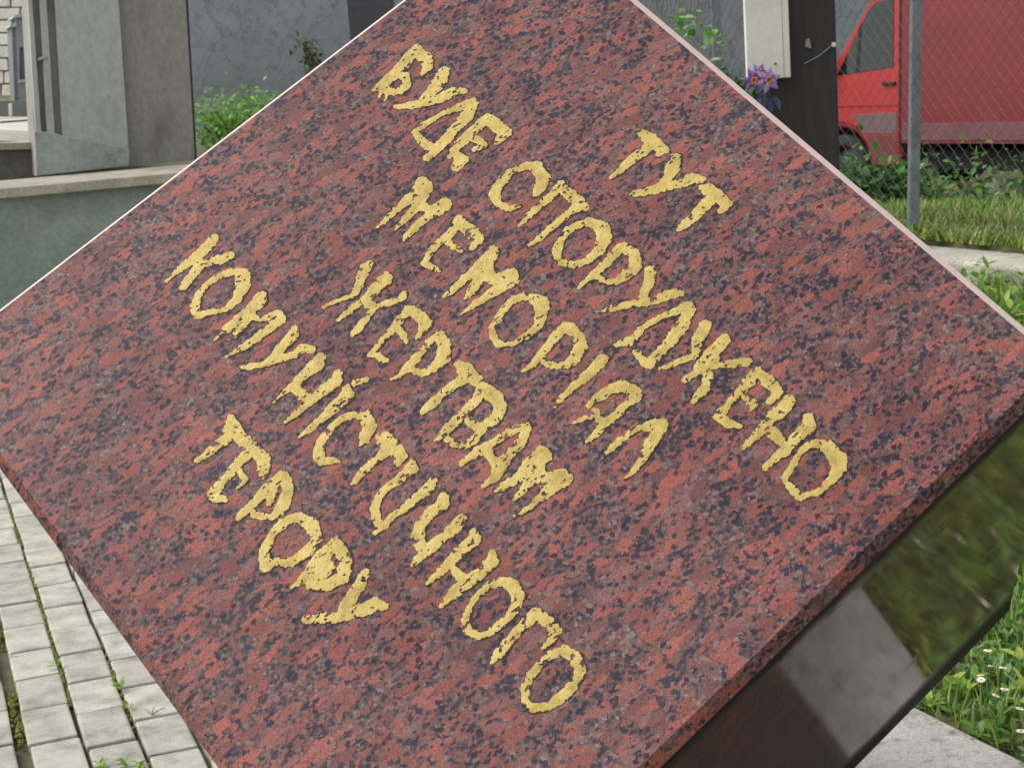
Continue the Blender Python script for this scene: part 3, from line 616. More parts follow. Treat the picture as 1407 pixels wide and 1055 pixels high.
bl = at_y(1027, 111, PYY-.03); br = at_y(1087, 109, PYY-.03); bw2 = br.x-bl.x
brd = empty('white_board', (bl.x+bw2/2, PYY-.03, bl.z), 0, 'white painted board fixed to the front of the dark timber post', 'board')
cream = mat_mottled('cream_gloss', srgb(196, 192, 178), srgb(210, 206, 193), 6, .6, 60, .06, .15, .001, srgb(172, 166, 148), 5, (.6, .8))
b = MB(); b.box((-.0105, .013, .68), (bw2-.021, .03, 1.36)); b.build('panel', cream, brd, bevel=.003)
b = MB(); b.box((bw2/2-.0105, .016, .675), (.021, .032, 1.35)); b.build('edge_batten', cream, brd, bevel=.003)
nl = at_y(1065, 88, PYY-.03); b = MB(); b.tube([(nl.x-bl.x-bw2/2, -.006, nl.z-bl.z), (nl.x-bl.x-bw2/2, .01, nl.z-bl.z)], .004, 8); b.build('nail', mat_mottled('nail_steel', srgb(90, 86, 80), srgb(110, 104, 98), 20), brd)

# artificial purple lilies tied below the board
petal = mat_mottled('purple_petal', srgb(116, 92, 150), srgb(156, 134, 184), 40, .7, 120, .15, .2, .001)
petal_d = mat_mottled('deep_purple_petal', srgb(92, 66, 138), srgb(120, 90, 160), 40, .7, 120, .15, .2, .001)
fl = at_y(1046, 108, PYY-.10)
fr = empty('artificial_lily_bunch', (fl.x, PYY-.10, fl.z-.16), 0, 'bunch of artificial purple lilies with orange hearts tied to the post', 'flowers')
def lily(cx_, cz_, cy_, R_, tilt, mt, name):
    b_ = MB()
    for layer, nP, rr, op in ((0, 6, 1.0, .35), (1, 5, .72, .75)):
        for k in range(nP):
            a_ = 2*math.pi*(k+.5*layer)/nP + tilt; u_ = Vector((math.cos(a_), 0, math.sin(a_))); t_ = Vector((-math.sin(a_), 0, math.cos(a_))); f_ = Vector((0, -1, 0))
            prof = ((0, .06, 0), (.35, .25, .14), (.65, .27, .20), (.95, .14, .14), (1.2, .01, .02)); prev = None
            for s_, wd, h_ in prof:
                c0 = u_*(s_*R_*rr) + f_*(h_*R_*(.6+op)) + Vector((cx_, cy_, cz_)); row = (c0-t_*wd*R_*rr, c0+f_*(.05*R_), c0+t_*wd*R_*rr)
                if prev:
                    b_.quad(prev[0], prev[1], row[1], row[0]); b_.quad(prev[1], prev[2], row[2], row[1])
                prev = row
    o = b_.build(name, mt, fr, smooth=True, fix=False)
    h_ = MB()
    for k in range(6):
        a_ = k*1.05; h_.tube([(cx_, cy_, cz_), (cx_+.010*math.cos(a_), cy_-.028, cz_+.010*math.sin(a_))], [.004, .003], 5)
    h_.build('stamens', mat_mottled('orange_stamen', srgb(176, 92, 44), srgb(204, 120, 60), 60), o)
lily(.016, .154, -.02, .036, .3, petal, 'flower_head'); lily(-.026, .156, 0, .034, .9, petal_d, 'flower_head'); lily(-.006, .178, .01, .027, 0, petal, 'flower_head')
b = MB()
for k in range(26):
    a_ = RNG.uniform(0, 6.28); p0 = Vector((RNG.uniform(-.03, .05), RNG.uniform(-.01, .02), RNG.uniform(.04, .13))); d_ = Vector((math.cos(a_)*.03, RNG.uniform(-.03, .0), -.03+.02*math.sin(a_))); s_ = d_.cross(Vector((0, 1, .2))).normalized()*.010
    b.quad(p0-s_*.3, p0+d_*.5-s_, p0+d_, p0+d_*.5+s_)
b.build('leaves', mat_mottled('dark_blue_fabric_leaf', srgb(44, 46, 70), srgb(58, 62, 88), 30, .8), fr, fix=False)
b = MB(); b.tube([(.01, .02, -.22), (.012, .01, .0), (.015, 0, .15)], [.014, .013, .008], 8); b.build('stem', mat_mottled('dark_stem', srgb(40, 46, 44), srgb(50, 58, 52), 30), fr)

# ---- chain link fence
steel = mat_mottled('galvanised_post', srgb(96, 101, 104), srgb(120, 125, 128), 12, .55, 70, .15, .2, .001, srgb(84, 86, 84), 9, (.55, .75), metallic=.25)
wire_m = mat_mottled('fence_wire', srgb(104, 99, 98), srgb(124, 118, 116), 30, .5, 200, .1, 0, .001, metallic=.3)
F1 = on_z(1251, 317, .425)
def fence_line(name, P0, P1, H_, label, step=.031):
    P0 = Vector(P0); P1 = Vector(P1); D_ = (P1-P0); L_ = D_.xy.length; d_ = Vector((D_.x/L_, D_.y/L_, 0)); n_ = Vector((-d_.y, d_.x, 0))
    root = empty(name, P0, 0, label, 'fence')
    b_ = MB(); nz = int(H_/step); k = 0; s_ = 0.0
    while s_ < L_:
        pts = []
        for j in range(nz+1):
            ss = s_ + (step if (j+k) % 2 else 0.0); g = float(gz(P0.x+d_.x*s_, P0.y+d_.y*s_))-P0.z
            pts.append(d_*ss + n_*(.0035 if (j+k) % 2 else -.0035) + Vector((0, 0, g+.03+j*step*1.12)))
        b_.tube(pts, .0012, 3, 0, False); s_ += step; k += 1
    b_.build('wire_mesh', wire_m, root, fix=False)
    return root
end_r = F1 - KD*3.0; end_r.z = float(gz(end_r.x, end_r.y))
cor = F1 + KD*2.2; cor.z = float(gz(cor.x, cor.y))
p2 = at_y(985, 60, 13.0); p2.z = float(gz(p2.x, p2.y))
def steel_post(root, p_, lean, wd=1.0):
    b3 = MB(); k = len(b3.v)
    poly = [p_+Vector((x, y, -.3)) for x, y in ((-.024*wd,-.022),(.024*wd,-.022),(.024*wd,.022),(-.024*wd,.022))]
    b3.prism(poly, Vector((lean*2.5, 0, 2.5))); b3.build('post', steel, root, bevel=.006)
fa = fence_line('chain_link_fence', end_r, cor, 1.75, 'chain link fence on grey steel posts along the kerb in front of the red van')
for q_, ln in ((F1, .036), (end_r, .0), (cor, .0)): steel_post(fa, q_-end_r, ln)
fb = fence_line('chain_link_fence', cor, p2, 1.75, 'chain link fence running back behind the dark timber post', .075)
steel_post(fb, p2-cor, 0.0, 1.5)
p3 = Vector((-4.2, 16.6, 0)); p3.z = float(gz(p3.x, p3.y))
fc_ = fence_line('chain_link_fence', p3, p2, 1.9, 'chain link fence standing in front of the blue grey boundary wall', .085)
steel_post(fc_, Vector((0, 0, 0)), 0.0)

# ---- red panel van parked beyond the fence
VY = 17.0
vd_ = Vector((-.55, .835, 0)).normalized(); vside = Vector((-vd_.y, vd_.x, 0))      # forward, left (towards us)
red = mat_mottled('red_van_paint', srgb(106, 20, 26), srgb(120, 25, 30), 2, .45, 40, .06, .05, .001, srgb(106, 42, 46), 1.6, (.55, .8))
red2 = mat_mottled('bright_red_door_paint', srgb(158, 31, 27), srgb(170, 38, 33), 2, .4, 40, .05, .05, .001)
plast = mat_mottled('dusty_grey_moulding', srgb(92, 74, 77), srgb(108, 88, 89), 3, .8, 40, .1)
black = mat_mottled('black_rubber', srgb(26, 26, 28), srgb(36, 36, 38), 10, .8)
glass = NT('van_glass'); glass.b.inputs['Base Color'].default_value = srgb(22, 30, 32); glass.b.inputs['Roughness'].default_value = .08; glass.b.inputs['Specular IOR Level'].default_value = .35
rimm = mat_mottled('steel_rim', srgb(52, 52, 54), srgb(66, 66, 68), 10, .5, metallic=.4)
drear = at_y(1236, 60, VY-.35)                            # B pillar of the van on its near side
van = empty('panel_van', (0, 0, 0), 0, 'red panel van parked behind the chain link fence', 'van')
XB = .95                                                 # local x of the B pillar; origin mid length, ground level
org = Vector((drear.x, VY-.35, 0)) - vd_*XB - vside*.96; GZ = -.40
van.location = (org.x, org.y, GZ); van.rotation_euler = (0, 0, math.atan2(vd_.y, vd_.x))
def hw(z): return .985 - .045*(z-.3)
def arc(cx_, r_, a0, a1, n_=10): return [(cx_+r_*math.cos(a_), .34+r_*math.sin(a_)) for a_ in np.linspace(a0, a1, n_)]
FX, RX, AR = 1.78, -1.55, .42
prof = [(-2.45,.60)] + arc(RX, AR, math.pi-.667, .667) + [(.95,.60), (.95,.36)] + arc(FX, AR, math.pi*.985, math.pi*.06) + [(2.42,.34), (2.52,.5), (2.52,.72), (2.46,.95), (2.30,1.10), (1.98,1.28), (1.30,2.12), (1.12,2.27), (.85,2.36), (-2.2,2.42), (-2.44,2.34), (-2.5,1.2)]
b = MB(); nP = len(prof)
for sgn in (1, -1):
    for x, z in prof: b.v.append((x, sgn*hw(z), z))
b.f.append(tuple(range(nP))); b.m.append(0); b.f.append(tuple(reversed(range(nP, 2*nP)))); b.m.append(0)
for i in range(nP):
    j = (i+1) % nP; b.f.append((j, i, nP+i, nP+j)); b.m.append(0)
b.build('body', red, van, bevel=.03, seg=3)
def side_panel(name, pts, mt, off=.006, th=.01, parent=van, sg=1, bevel=.003):
    b_ = MB(); k = len(pts)
    for o_ in (off-th, off):
        for x, z in pts: b_.v.append((x, sg*(hw(z)+o_), z))
    b_.f.append(tuple(range(k, 2*k))); b_.f.append(tuple(reversed(range(k))))
    for i in range(k): b_.f.append((i, (i+1) % k, k+(i+1) % k, k+i))
    b_.m += [0]*(k+2); return b_.build(name, mt, parent, bevel=bevel)
for sg in (1, -1):
    dr = side_panel('door', [(.98,.38),(1.33,.38),(1.40,.62),(1.52,.75),(1.70,.82),(2.0,.82),(2.08,1.20),(1.94,1.32),(1.36,2.04),(1.26,2.12),(.98,2.14)], red2, .008, .014, sg=sg, bevel=.006)
    wn = side_panel('window', [(1.05,1.36),(1.84,1.30),(1.40,1.93),(1.28,2.02),(1.05,2.03)], glass.mat, .014, .008, dr, sg)
    side_panel('window_divider', [(1.52,1.33),(1.56,1.33),(1.52,1.78),(1.48,1.82)], black, .018, .004, dr, sg, 0)
    b = MB(); b.box((1.10, sg*.96, 1.20), (.17, .05, .035)); b.build('handle', black, dr, bevel=.008)
    side_panel('door_seam', [(.955,.55),(.975,.55),(.975,2.16),(.955,2.16)], black, .0035, .006, sg=sg, bevel=0)
    side_panel('door_crease', [(.99,.97),(2.0,.97),(2.0,.985),(.99,.985)], mat_mottled('crease_red', srgb(110, 26, 28), srgb(122, 30, 30), 5), .012, .006, dr, sg, 0)
    b = MB(); b.box((1.98, sg*1.10, 1.42), (.12, .18, .26)); b.tube([(1.92, sg*.95, 1.34), (1.97, sg*1.06, 1.36)], .02, 6); b.build('mirror', black, van, bevel=.02)
    side_panel('side_moulding', [(-1.08,.63),(.93,.63),(.93,.80),(-1.08,.80)], mat_mottled('dusty_rose_moulding', srgb(98, 58, 62), srgb(112, 70, 73), 3, .8, 40, .12), .016, .02, sg=sg, bevel=.005)
    side_panel('door_moulding', [(1.0,.70),(1.44,.70),(1.54,.80),(1.60,.90),(1.0,.91)], plast, .014, .01, dr, sg, .004)
    side_panel('door_foot', [(1.0,.39),(1.325,.39),(1.39,.62),(1.42,.68),(1.0,.68)], mat_mottled('dusty_dull_red', srgb(100, 44, 48), srgb(112, 52, 55), 4), .013, .008, dr, sg, .002)
    side_panel('fender', [(2.09,.84),(2.38,.78),(2.44,.96),(2.29,1.085),(2.10,1.18)], red2, .008, .014, sg=sg, bevel=.004)
    side_panel('sill', [(-1.08,.605),(.93,.605),(.93,.625),(-1.08,.625)], red, .018, .02, sg=sg, bevel=0)
    b = MB(); b.box((2.40, sg*.72, .86), (.18, .34, .2)); b.build('headlight', mat_mottled('lamp_lens', srgb(170, 176, 178), srgb(190, 195, 196), 8, .2), van, bevel=.03)
    b = MB(); b.box((-2.46, sg*.88, 1.0), (.1, .14, .5)); b.build('tail_light', red2, van, bevel=.02)
    for wx in (FX, RX):
        b = MB(); yy = sg*.85; n_ = 24; rings = ((.24,.11),(.31,.11),(.345,.08),(.345,-.08),(.31,-.11),(.24,-.11)); k0 = 0
        for rr, oy in rings:
            for k in range(n_): a_ = 2*math.pi*k/n_; b.v.append((rr*math.cos(a_), oy, rr*math.sin(a_)))
        for q_ in range(5):
            for k in range(n_): b.f.append((q_*n_+k, q_*n_+(k+1) % n_, (q_+1)*n_+(k+1) % n_, (q_+1)*n_+k)); b.m.append(0)
        wh = empty('wheel', (wx, yy, .345)); wh.parent = van
        b.build('tyre', black, wh, smooth=True)
        b = MB()
        for k in range(n_):
            a0, a1 = 2*math.pi*k/n_, 2*math.pi*(k+1)/n_
            for (r0, y0), (r1, y1) in (((0, .06), (.1, .06)), ((.1, .06), (.2, .02)), ((.2, .02), (.245, .1))):
                b.quad((r0*math.cos(a0), sg*y0, r0*math.sin(a0)), (r1*math.cos(a0), sg*y1, r1*math.sin(a0)), (r1*math.cos(a1), sg*y1, r1*math.sin(a1)), (r0*math.cos(a1), sg*y0, r0*math.sin(a1)))
        b.build('rim', rimm, wh, fix=False)
b = MB(); b.quad((2.0, -.86, 1.31), (2.0, .86, 1.31), (1.34, .84, 2.12), (1.34, -.84, 2.12)); b.build('windscreen', glass.mat, van, loc=Vector((.012, 0, .012)), fix=False)
b = MB(); b.box((2.50, 0, .52), (.16, 1.84, .3)); b.build('bumper', plast, van, bevel=.04)
b = MB(); b.box((2.505, 0, .86), (.06, .9, .16)); b.build('grille', black, van, bevel=.01)
b = MB(); b.box((0, 0, .42), (3.9, 1.5, .2)); b.build('underbody', black, van, bevel=.02)

# ---- timber lying on the ground below the van
for k, (px, py, yy, ln_, rz, cols, lab) in enumerate(((1302, 234, 16.4, .70, -.25, (srgb(96, 78, 62), srgb(120, 98, 80)), 'brown log lying on the ground beneath the van'), (1400, 236, 16.0, .6, .1, (srgb(104, 102, 98), srgb(126, 122, 116)), 'grey weathered log lying on the ground beneath the van'))):
    p = at_y(px, py, yy); b = MB(); d_ = Vector((math.cos(rz), math.sin(rz), 0))
    pts = [d_*(ln_*(t_-.5)) + Vector((0, 0, .012*math.sin(t_*7+k))) for t_ in np.linspace(0, 1, 7)]
    b.tube(pts, [.10, .125, .13, .125, .13, .12, .105], 10)
    o = b.build('log', mat_mottled('brown_bark' if k == 0 else 'grey_bark', cols[0], cols[1], 14, .9, 70, .35, .6, .006), None, smooth=True); o.location = (p.x, yy, float(gz(p.x, yy))+.12)
    tag(o, lab, 'log')

# ================================================================== VEGETATION
def leaf_mat(name, c1, c2, c3=None, trans=.35):
    t = NT(name); v = t.coord(); n1 = t.noise(v, 9, 3); n2 = t.noise(v, 90, 2)
    col = t.ramp(n1.outputs[0], [(.3, c1), (.7, c2)])
    if c3: col = t.mix(t.ramp(n2.outputs[0], [(.5, (0,0,0)), (.62, (1,1,1))]), col, c3)
    t.l(col, t.b.inputs['Base Color']); t.b.inputs['Roughness'].default_value = .55
    tr = t.n('BsdfTranslucent'); t.l(col, tr.inputs[0]); mx = t.n('MixShader'); mx.inputs[0].default_value = trans
    t.l(t.b.outputs[0], mx.inputs[1]); t.l(tr.outputs[0], mx.inputs[2]); t.l(mx.outputs[0], t.out.inputs[0]); return t.mat
GL = [leaf_mat('grass_fresh', srgb(92, 129, 44), srgb(129, 167, 63)), leaf_mat('grass_deep', srgb(63, 101, 37), srgb(92, 129, 48)), leaf_mat('grass_yellow', srgb(156, 180, 72), srgb(180, 193, 92)), leaf_mat('grass_dry', srgb(154, 145, 94), srgb(180, 169, 118)), leaf_mat('leaf_bluish', srgb(101, 140, 85), srgb(140, 173, 114))]
class Leaves:
    """fast collector of many small leaf faces"""
    def __init__(s): s.v = []; s.f = []; s.m = []; s.k = 0
    def blade(s, p, h, wd, az, lean, mi):
        dx, dy = math.cos(az), math.sin(az); sx, sy = -dy*wd*.5, dx*wd*.5; x, y, z = p
        q = [(x-sx, y-sy, z), (x+sx, y+sy, z), (x+dx*lean*.35-sx*.8, y+dy*lean*.35-sy*.8, z+h*.55), (x+dx*lean*.35+sx*.8, y+dy*lean*.35+sy*.8, z+h*.55), (x+dx*lean, y+dy*lean, z+h)]
        k = s.k; s.v += q; s.f += [(k, k+1, k+3, k+2), (k+2, k+3, k+4)]; s.m += [mi, mi]; s.k += 5
    def leaf(s, p, d, n, L, W, mi, fold=.15):
        """pointed oval leaf from p along d, width axis d x n"""
        p = Vector(p); d = Vector(d).normalized(); w_ = d.cross(n); w_ = w_.normalized() if w_.length > 1e-4 else Vector((1, 0, 0)); u_ = w_.cross(d)
        k = s.k; a_ = p+d*L*.4+w_*W*.5+u_*fold*W; b_ = p+d*L*.4-w_*W*.5+u_*fold*W; c_ = p+d*L*.78+w_*W*.34+u_*fold*W*.3; e_ = p+d*L*.78-w_*W*.34+u_*fold*W*.3
        m_ = p+d*L*.5; t_ = p+d*L-u_*L*.10
        s.v += [tuple(p), tuple(a_), tuple(c_), tuple(t_), tuple(e_), tuple(b_), tuple(m_)]
        s.f += [(k, k+1, k+6), (k+1, k+2, k+6), (k+2, k+3, k+6), (k+3, k+4, k+6), (k+4, k+5, k+6), (k+5, k, k+6)]; s.m += [mi]*6; s.k += 7
    def build(s, name, mats, parent=None):
        me_ = bpy.data.meshes.new(name); me_.from_pydata(s.v, [], s.f)
        for mt in mats: me_.materials.append(mt)
        me_.polygons.foreach_set('material_index', s.m); me_.polygons.foreach_set('use_smooth', [True]*len(s.f)); me_.update()
        o = bpy.data.objects.new(name, me_); COL.objects.link(o)
        if parent: o.parent = parent
        return o
def lawn_ok(x, y):
    r = x*RD.x+y*RD.y; c = x*CD.x+y*CD.y
    return r > 1.719+(2.576-c)*.075 + .004
rg = random.Random(3)
# near lawn: grass blades, broad weed leaves (also what the polished underside mirrors)
L = Leaves()
def scatter(n, xr, yr, test, fn):
    k = 0
    for _ in range(n*6):
        x, y = rg.uniform(*xr), rg.uniform(*yr)
        if test(x, y): fn(x, y); k += 1
        if k >= n: break
def near_blade(x, y):
    z = float(gz(x, y)); g = float(fbm(np.array(x*7), np.array(y*7), 3))
    mi = rg.choices((0, 1, 2, 3, 4), (5, 3, 2+3*(g > .5), .5, 2))[0]
    L.blade((x, y, z), rg.uniform(.025, .075)*(0.6+.8*g), rg.uniform(.003, .006), rg.uniform(0, 6.28), rg.uniform(.01, .045), mi)
scatter(16000, (.5, 2.0), (1.6, 4.6), lawn_ok, near_blade)
def rosette(x, y):
    z = float(gz(x, y)); nL = rg.randint(4, 9); az0 = rg.uniform(0, 6.28); mi = rg.choices((0, 1, 2, 4), (4, 2, 2, 3))[0]; s_ = rg.uniform(.5, 1.0)
    for k in range(nL):
        az = az0 + k*6.28/nL + rg.uniform(-.3, .3); el = rg.uniform(.15, 1.0)
        d_ = Vector((math.cos(az)*math.cos(el), math.sin(az)*math.cos(el), math.sin(el)))
        L.leaf((x, y, z+rg.uniform(.0, .03)), d_, Vector((0, 0, 1)), rg.uniform(.03, .06)*s_, rg.uniform(.014, .026)*s_, mi, rg.uniform(-.2, .3))
scatter(1700, (.55, 1.9), (1.7, 4.4), lawn_ok, rosette)
lawn = L.build('lawn_grass', GL); tag(lawn, 'fresh green lawn of grass and broad weed leaves beside the granite slabs', 'grass', None, 'stuff')
# grass up the bank to the kerb and the rough grass behind it
L = Leaves()
def bank_blade(x, y):
    z = float(gz(x, y)); g = float(fbm(np.array(x*2.5), np.array(y*2.5), 9))
    L.blade((x, y, z), rg.uniform(.05, .15)*(.6+.8*g), rg.uniform(.006, .012), rg.uniform(0, 6.28), rg.uniform(.02, .09), rg.choices((0, 1, 2, 3), (5, 3, 3, .5))[0])
tk = lambda x, y: (x-K0.x)*KN.x+(y-K0.y)*KN.y
scatter(9000, (.8, 3.2), (4.2, 8.2), lambda x, y: lawn_ok(x, y) and -1.9 < tk(x, y) < -.02, bank_blade)
scatter(8000, (-1.2, 2.2), (3.6, 9.0), lambda x, y: lawn_ok(x, y) and tk(x, y) < -1.6 and x*CD.x+y*CD.y < WALL_C, bank_blade)
def bank_leaf(x, y):
    z = float(gz(x, y)); az = rg.uniform(0, 6.28); h_ = rg.uniform(.05, .22)
    for k in range(5):
        a_ = az+k*1.3; el = rg.uniform(.1, .9)
        L.leaf((x, y, z+h_*(.4+.12*k)), Vector((math.cos(a_)*math.cos(el), math.sin(a_)*math.cos(el), math.sin(el))), Vector((0, 0, 1)), rg.uniform(.04, .08), rg.uniform(.02, .035), rg.choice((0, 2, 0, 1)), .1)
scatter(420, (.8, 3.2), (4.6, 8.0), lambda x, y: lawn_ok(x, y) and -.75 < tk(x, y) < -.03, bank_leaf)
o = L.build('bank_grass', GL); tag(o, 'tall bright grass growing against the front of the concrete kerb', 'grass', None, 'stuff')
L = Leaves()
def rough_blade(x, y):
    z = float(gz(x, y)); g = float(fbm(np.array(x*1.6), np.array(y*1.6), 12)); t_ = tk(x, y); dry = t_ < .9
    L.blade((x, y, z), rg.uniform(.05, .13)*(.5+.9*g)*(1.0 if t_ > .6 else .6), rg.uniform(.007, .013), rg.uniform(0, 6.28), rg.uniform(.02, .10), rg.choices((0, 1, 2, 3), (4, 3, 2, 4 if dry else .4))[0])
scatter(24000, (.6, 5.5), (5.2, 13.5), lambda x, y: .33 < tk(x, y) < 4.2, rough_blade)
scatter(11000, (1.3, 3.4), (5.4, 9.0), lambda x, y: .31 < tk(x, y) < 1.5, rough_blade)
o = L.build('rough_grass', GL); tag(o, 'rough grass with dry patches on the bank between the kerb and the van', 'grass', None, 'stuff')

# ---- daisies
wht = mat_mottled('daisy_white', srgb(226, 226, 218), srgb(238, 238, 232), 20, .7); yel = mat_mottled('daisy_yellow', srgb(206, 170, 44), srgb(222, 190, 60), 20, .8); stem_m = GL[1]
def daisy_mesh():
    b_ = MB()
    for k in range(14):
        a_ = 2*math.pi*k/14; c_, s_ = math.cos(a_), math.sin(a_); t_ = Vector((-s_, c_, 0)); u_ = Vector((c_, s_, 0)); z = Vector((0, 0, 1))
        b_.poly([u_*.002-t_*.0008, u_*.006-t_*.0019+z*.0012, u_*.0098+z*.0006, u_*.006+t_*.0019+z*.0012, u_*.002+t_*.0008])
    pm = b_.mesh('petals', wht, fix=False)
    b_ = MB(); b_.tube([(0, 0, -.0005), (0, 0, .0022), (0, 0, .0032)], [.0032, .003, .0012], 8); cm_ = b_.mesh('heart', yel)
    b_ = MB(); b_.tube([(0, 0, 0), (.003, 0, -.04), (.0, .002, -.09)], .0009, 4); sm_ = b_.mesh('stem', stem_m)
    return pm, cm_, sm_
DM = daisy_mesh()
spots = [('v', 1357, 891), ('v', 1360, 913), ('v', 1347, 926), ('v', 1348, 932), ('v', 1380, 945), ('v', 1368, 954), ('v', 1401, 972), ('v', 1378, 915), ('v', 1403, 1003)] + [('g', x, y) for x, y in ((1.08, 2.62), (1.15, 2.75), (1.17, 2.95), (1.05, 2.83), (1.22, 2.86), (1.02, 2.52), (1.13, 2.50))]
for kd, a_, b_ in spots:
    if kd == 'v':
        p = on_z(a_, b_, .06); p.z = float(gz(p.x, p.y))+.062
    else: p = Vector((a_, b_, float(gz(a_, b_))+.068))
    rt = empty('daisy', p, rg.uniform(0, 6.28), 'small white daisy with a yellow heart in the lawn beside the granite cube', 'flower', 'daisies in the lawn')
    rt.rotation_euler = (rg.uniform(-.45, .15), rg.uniform(-.3, .3), rg.uniform(0, 6.28)); s_ = rg.uniform(.85, 1.15); rt.scale = (s_, s_, s_)
    for nm, dm in zip(('petals', 'heart', 'stem'), DM):
        o = bpy.data.objects.new(nm, dm); COL.objects.link(o); o.parent = rt

# ---- shrubs and weeds in the background
def shrub(name, label, p, size, n, leaf_l, mats, cat='shrub', stems=7, seed=1, clump=5):
    r_ = random.Random(seed); rt = empty(name, p, 0, label, cat); lv = Leaves(); sx, sy, sz = size
    st = MB(); cl = []
    for k in range(stems):
        a_ = r_.uniform(0, 6.28); e_ = Vector((math.cos(a_)*sx*r_.uniform(.2, .9), math.sin(a_)*sy*r_.uniform(.2, .9), sz*r_.uniform(.55, 1.0)))
        mid = Vector((e_.x*.35, e_.y*.35, e_.z*.55)); st.tube([(e_.x*.08, e_.y*.08, -.05), mid, e_], [.012*sz, .008*sz, .003*sz], 5)
        for q_ in range(clump):
            t_ = r_.uniform(.25, 1.0); c_ = (mid*(1-t_)+e_*t_) if t_ > .3 else mid*t_*2; cl.append((c_+Vector((r_.gauss(0, sx*.14), r_.gauss(0, sy*.14), r_.gauss(0, sz*.07))), r_.uniform(.10, .24)*max(sx, sy)))
    for k in range(n):
        c_, rad = r_.choice(cl); p_ = c_+Vector((r_.gauss(0, rad), r_.gauss(0, rad), r_.gauss(0, rad)))
        if p_.z < .0: p_.z = abs(p_.z)
        d_ = Vector((r_.gauss(0, 1), r_.gauss(0, 1), r_.gauss(.25, .7))); s_ = r_.uniform(.6, 1.25)
        lv.leaf(p_, d_, Vector((r_.gauss(0, .4), r_.gauss(0, .4), 1)), leaf_l*s_, leaf_l*.55*s_, r_.randrange(len(mats)))
    lv.build('foliage', mats, rt); st.build('stems', mat_mottled('green_stem', srgb(86, 84, 52), srgb(104, 104, 64), 10), rt, fix=False)
    return rt
SH = [leaf_mat('shrub_green', srgb(66, 112, 44), srgb(96, 146, 62)), leaf_mat('shrub_dark', srgb(44, 80, 34), srgb(64, 102, 44)), leaf_mat('shrub_light', srgb(120, 166, 78), srgb(146, 184, 98))]
BR = [leaf_mat('brown_green', srgb(70, 82, 46), srgb(94, 104, 62)), leaf_mat('brown_leaf', srgb(92, 82, 66), srgb(110, 98, 80)), SH[1]]
def base_at(px, py, y): p_ = at_y(px, py, y); return Vector((p_.x, y, float(gz(p_.x, y))))
shrub('leafy_weed_clump', 'leafy green weeds growing beside the brown grey wing wall', base_at(300, 200, 11.2), (.36, .4, .33), 1000, .045, [SH[2], SH[0], GL[0], SH[2]], 'plant', 18, 1)
shrub('leafy_weed_clump', 'leafy green weeds in front of the cracked boundary wall', base_at(372, 170, 11.8), (.40, .4, .35), 1000, .045, [SH[2], SH[0], GL[0], SH[0]], 'plant', 18, 2)
shrub('sapling', 'thin brownish green sapling against the boundary wall', base_at(426, 80, 13.0), (.15, .15, .78), 520, .06, BR, 'plant', 5, 3)
shrub('young_shrub', 'young bright green shrub behind the top edge of the cube', base_at(918, 40, 7.2), (.22, .24, 1.36), 1000, .055, [SH[2], SH[0], SH[2]], 'shrub', 11, 4, 6)
shrub('dark_shrub', 'dark green shrub growing through the wire fence behind the white board', base_at(1008, 80, 12.0), (.32, .3, 1.0), 1500, .06, [SH[1], SH[0], SH[1]], 'shrub', 10, 5)
shrub('leafy_weed_clump', 'dark leafy weeds at the foot of the fence below the van door', base_at(1182, 0, 8.8), (.40, .3, .17), 1300, .06, [SH[0], SH[1], SH[1]], 'plant', 16, 6)
shrub('leafy_weed_clump', 'low leafy weeds beside the near steel fence post', base_at(1230, 0, 8.9), (.2, .25, .15), 500, .055, SH, 'plant', 10, 7)
shrub('leafy_weed_clump', 'low leafy weeds in front of the logs beneath the van', base_at(1330, 0, 9.2), (.8, .35, .09), 1200, .05, [SH[0], SH[1], GL[0]], 'plant', 22, 8)
shrub('low_hedge', 'low dark hedge in front of the cream block wall', WO+RD*-.4+CD*19.5+Vector((0, 0, .9)), (.9, .3, .40), 900, .09, [SH[1]], 'hedge', 14, 9)
# tuft growing over the kerb
shrub('leafy_weed_clump', 'bright weed tuft hanging over the back of the concrete kerb', K0+KN*.36-KD*.62+Vector((0, 0, .02)), (.12, .16, .16), 260, .06, [SH[2], GL[2], GL[0]], 'plant', 8, 10)

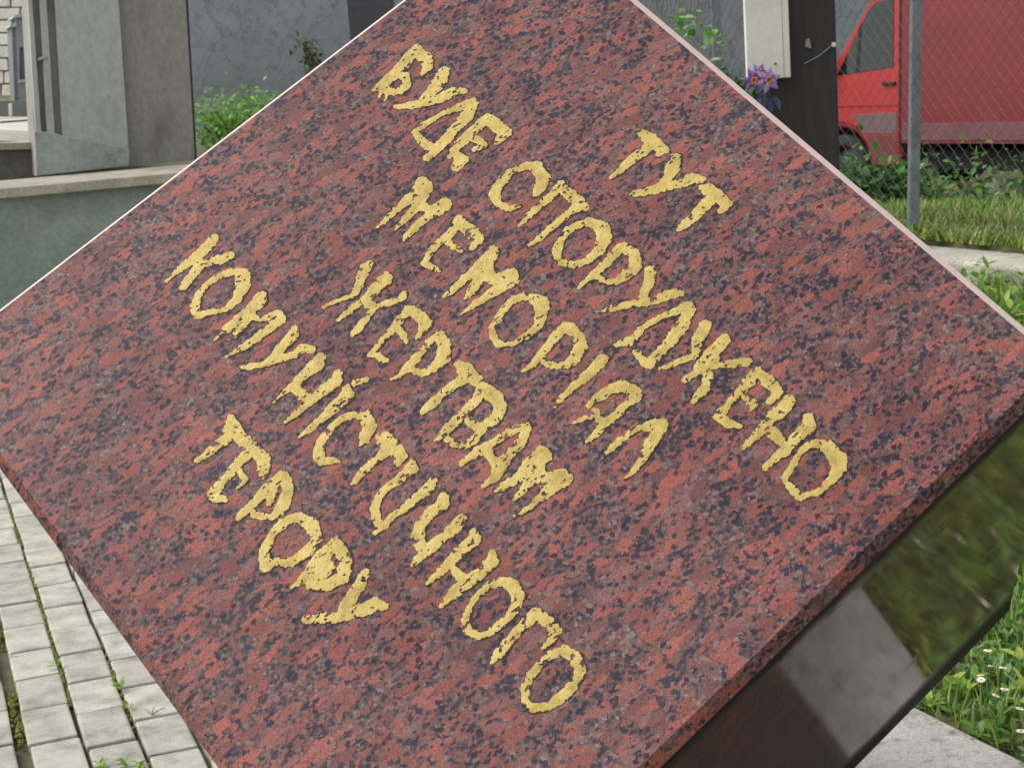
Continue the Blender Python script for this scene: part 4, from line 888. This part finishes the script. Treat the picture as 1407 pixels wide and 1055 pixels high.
# ---- weeds, moss and a twig in the paving joints
wd_m = [leaf_mat('weed_lime', srgb(140, 172, 66), srgb(164, 192, 88)), leaf_mat('weed_green', srgb(104, 140, 62), srgb(126, 160, 76))]
for k, (px, py, s_, lab) in enumerate(((165, 947, 1.0, 'lime green weed seedling in the paving joint, larger of a pair'), (175, 972, .62, 'lime green weed seedling in the paving joint, smaller of a pair'), (78, 915, .8, 'spreading green weed in a mossy paving joint'), (137, 1052, .8, 'broad pointed weed leaf at a paving joint'), (172, 1050, 1.0, 'upright weed tuft of pointed leaves in a paving joint'), (195, 1053, .7, 'small weed tuft close to the lower granite edge'))):
    p = on_z(px, py, .004); lv = Leaves(); r_ = random.Random(40+k)
    for q_ in range(9):
        a_ = r_.uniform(0, 6.28); el = r_.uniform(.1, 1.1)
        lv.leaf((r_.uniform(-.006, .006), r_.uniform(-.006, .006), r_.uniform(-.004, .008)), Vector((math.cos(a_)*math.cos(el), math.sin(a_)*math.cos(el), math.sin(el))), Vector((0, 0, 1)), .024*s_*r_.uniform(.6, 1.2), .011*s_, r_.randrange(2))
    o = lv.build('weed', wd_m); o.location = p; tag(o, lab, 'weed')
moss_m = mat_mottled('joint_moss', srgb(92, 92, 34), srgb(122, 118, 52), 90, .95, 400, .4, .8, .003)
b = MB(); r_ = random.Random(5)
for i, c_lo, c_hi, dens in ((0, 3.35, 3.66, 90), (1, 3.5, 4.3, 70), (0, 4.0, 5.6, 60), (2, 3.3, 3.9, 30), (1, 4.3, 5.6, 70)):
    for _ in range(int(dens*(c_hi-c_lo)/.4)):
        rr0 = .104+.108*i-.004+(-.008 if i == 0 else 0); p = rc(rr0+r_.gauss(0, .003 if i else .006), r_.uniform(c_lo, c_hi), -.004+r_.uniform(-.004, .002)); q_ = r_.uniform(.003, .007)
        b.tube([p+Vector((0, 0, -.006)), p, p+Vector((0, 0, q_*.6))], [q_, q_*.9, q_*.3], 6)
o = b.build('moss', moss_m, None, smooth=True); tag(o, 'yellow green moss filling the joints between the pavers', 'moss', None, 'stuff')
tw = on_z(209, 981, .002); b = MB()
for dx, dy in ((-.02, .028), (-.002, .034), (.022, .03)): b.tube([(0, 0, .0), (dx*.6, dy*.5, .003), (dx, dy, .002)], [.0011, .0009, .0006], 5)
o = b.build('twig', mat_mottled('dry_twig', srgb(84, 76, 62), srgb(104, 94, 78), 60)); o.location = tw; tag(o, 'tiny dry forked twig lying on a paver', 'twig')
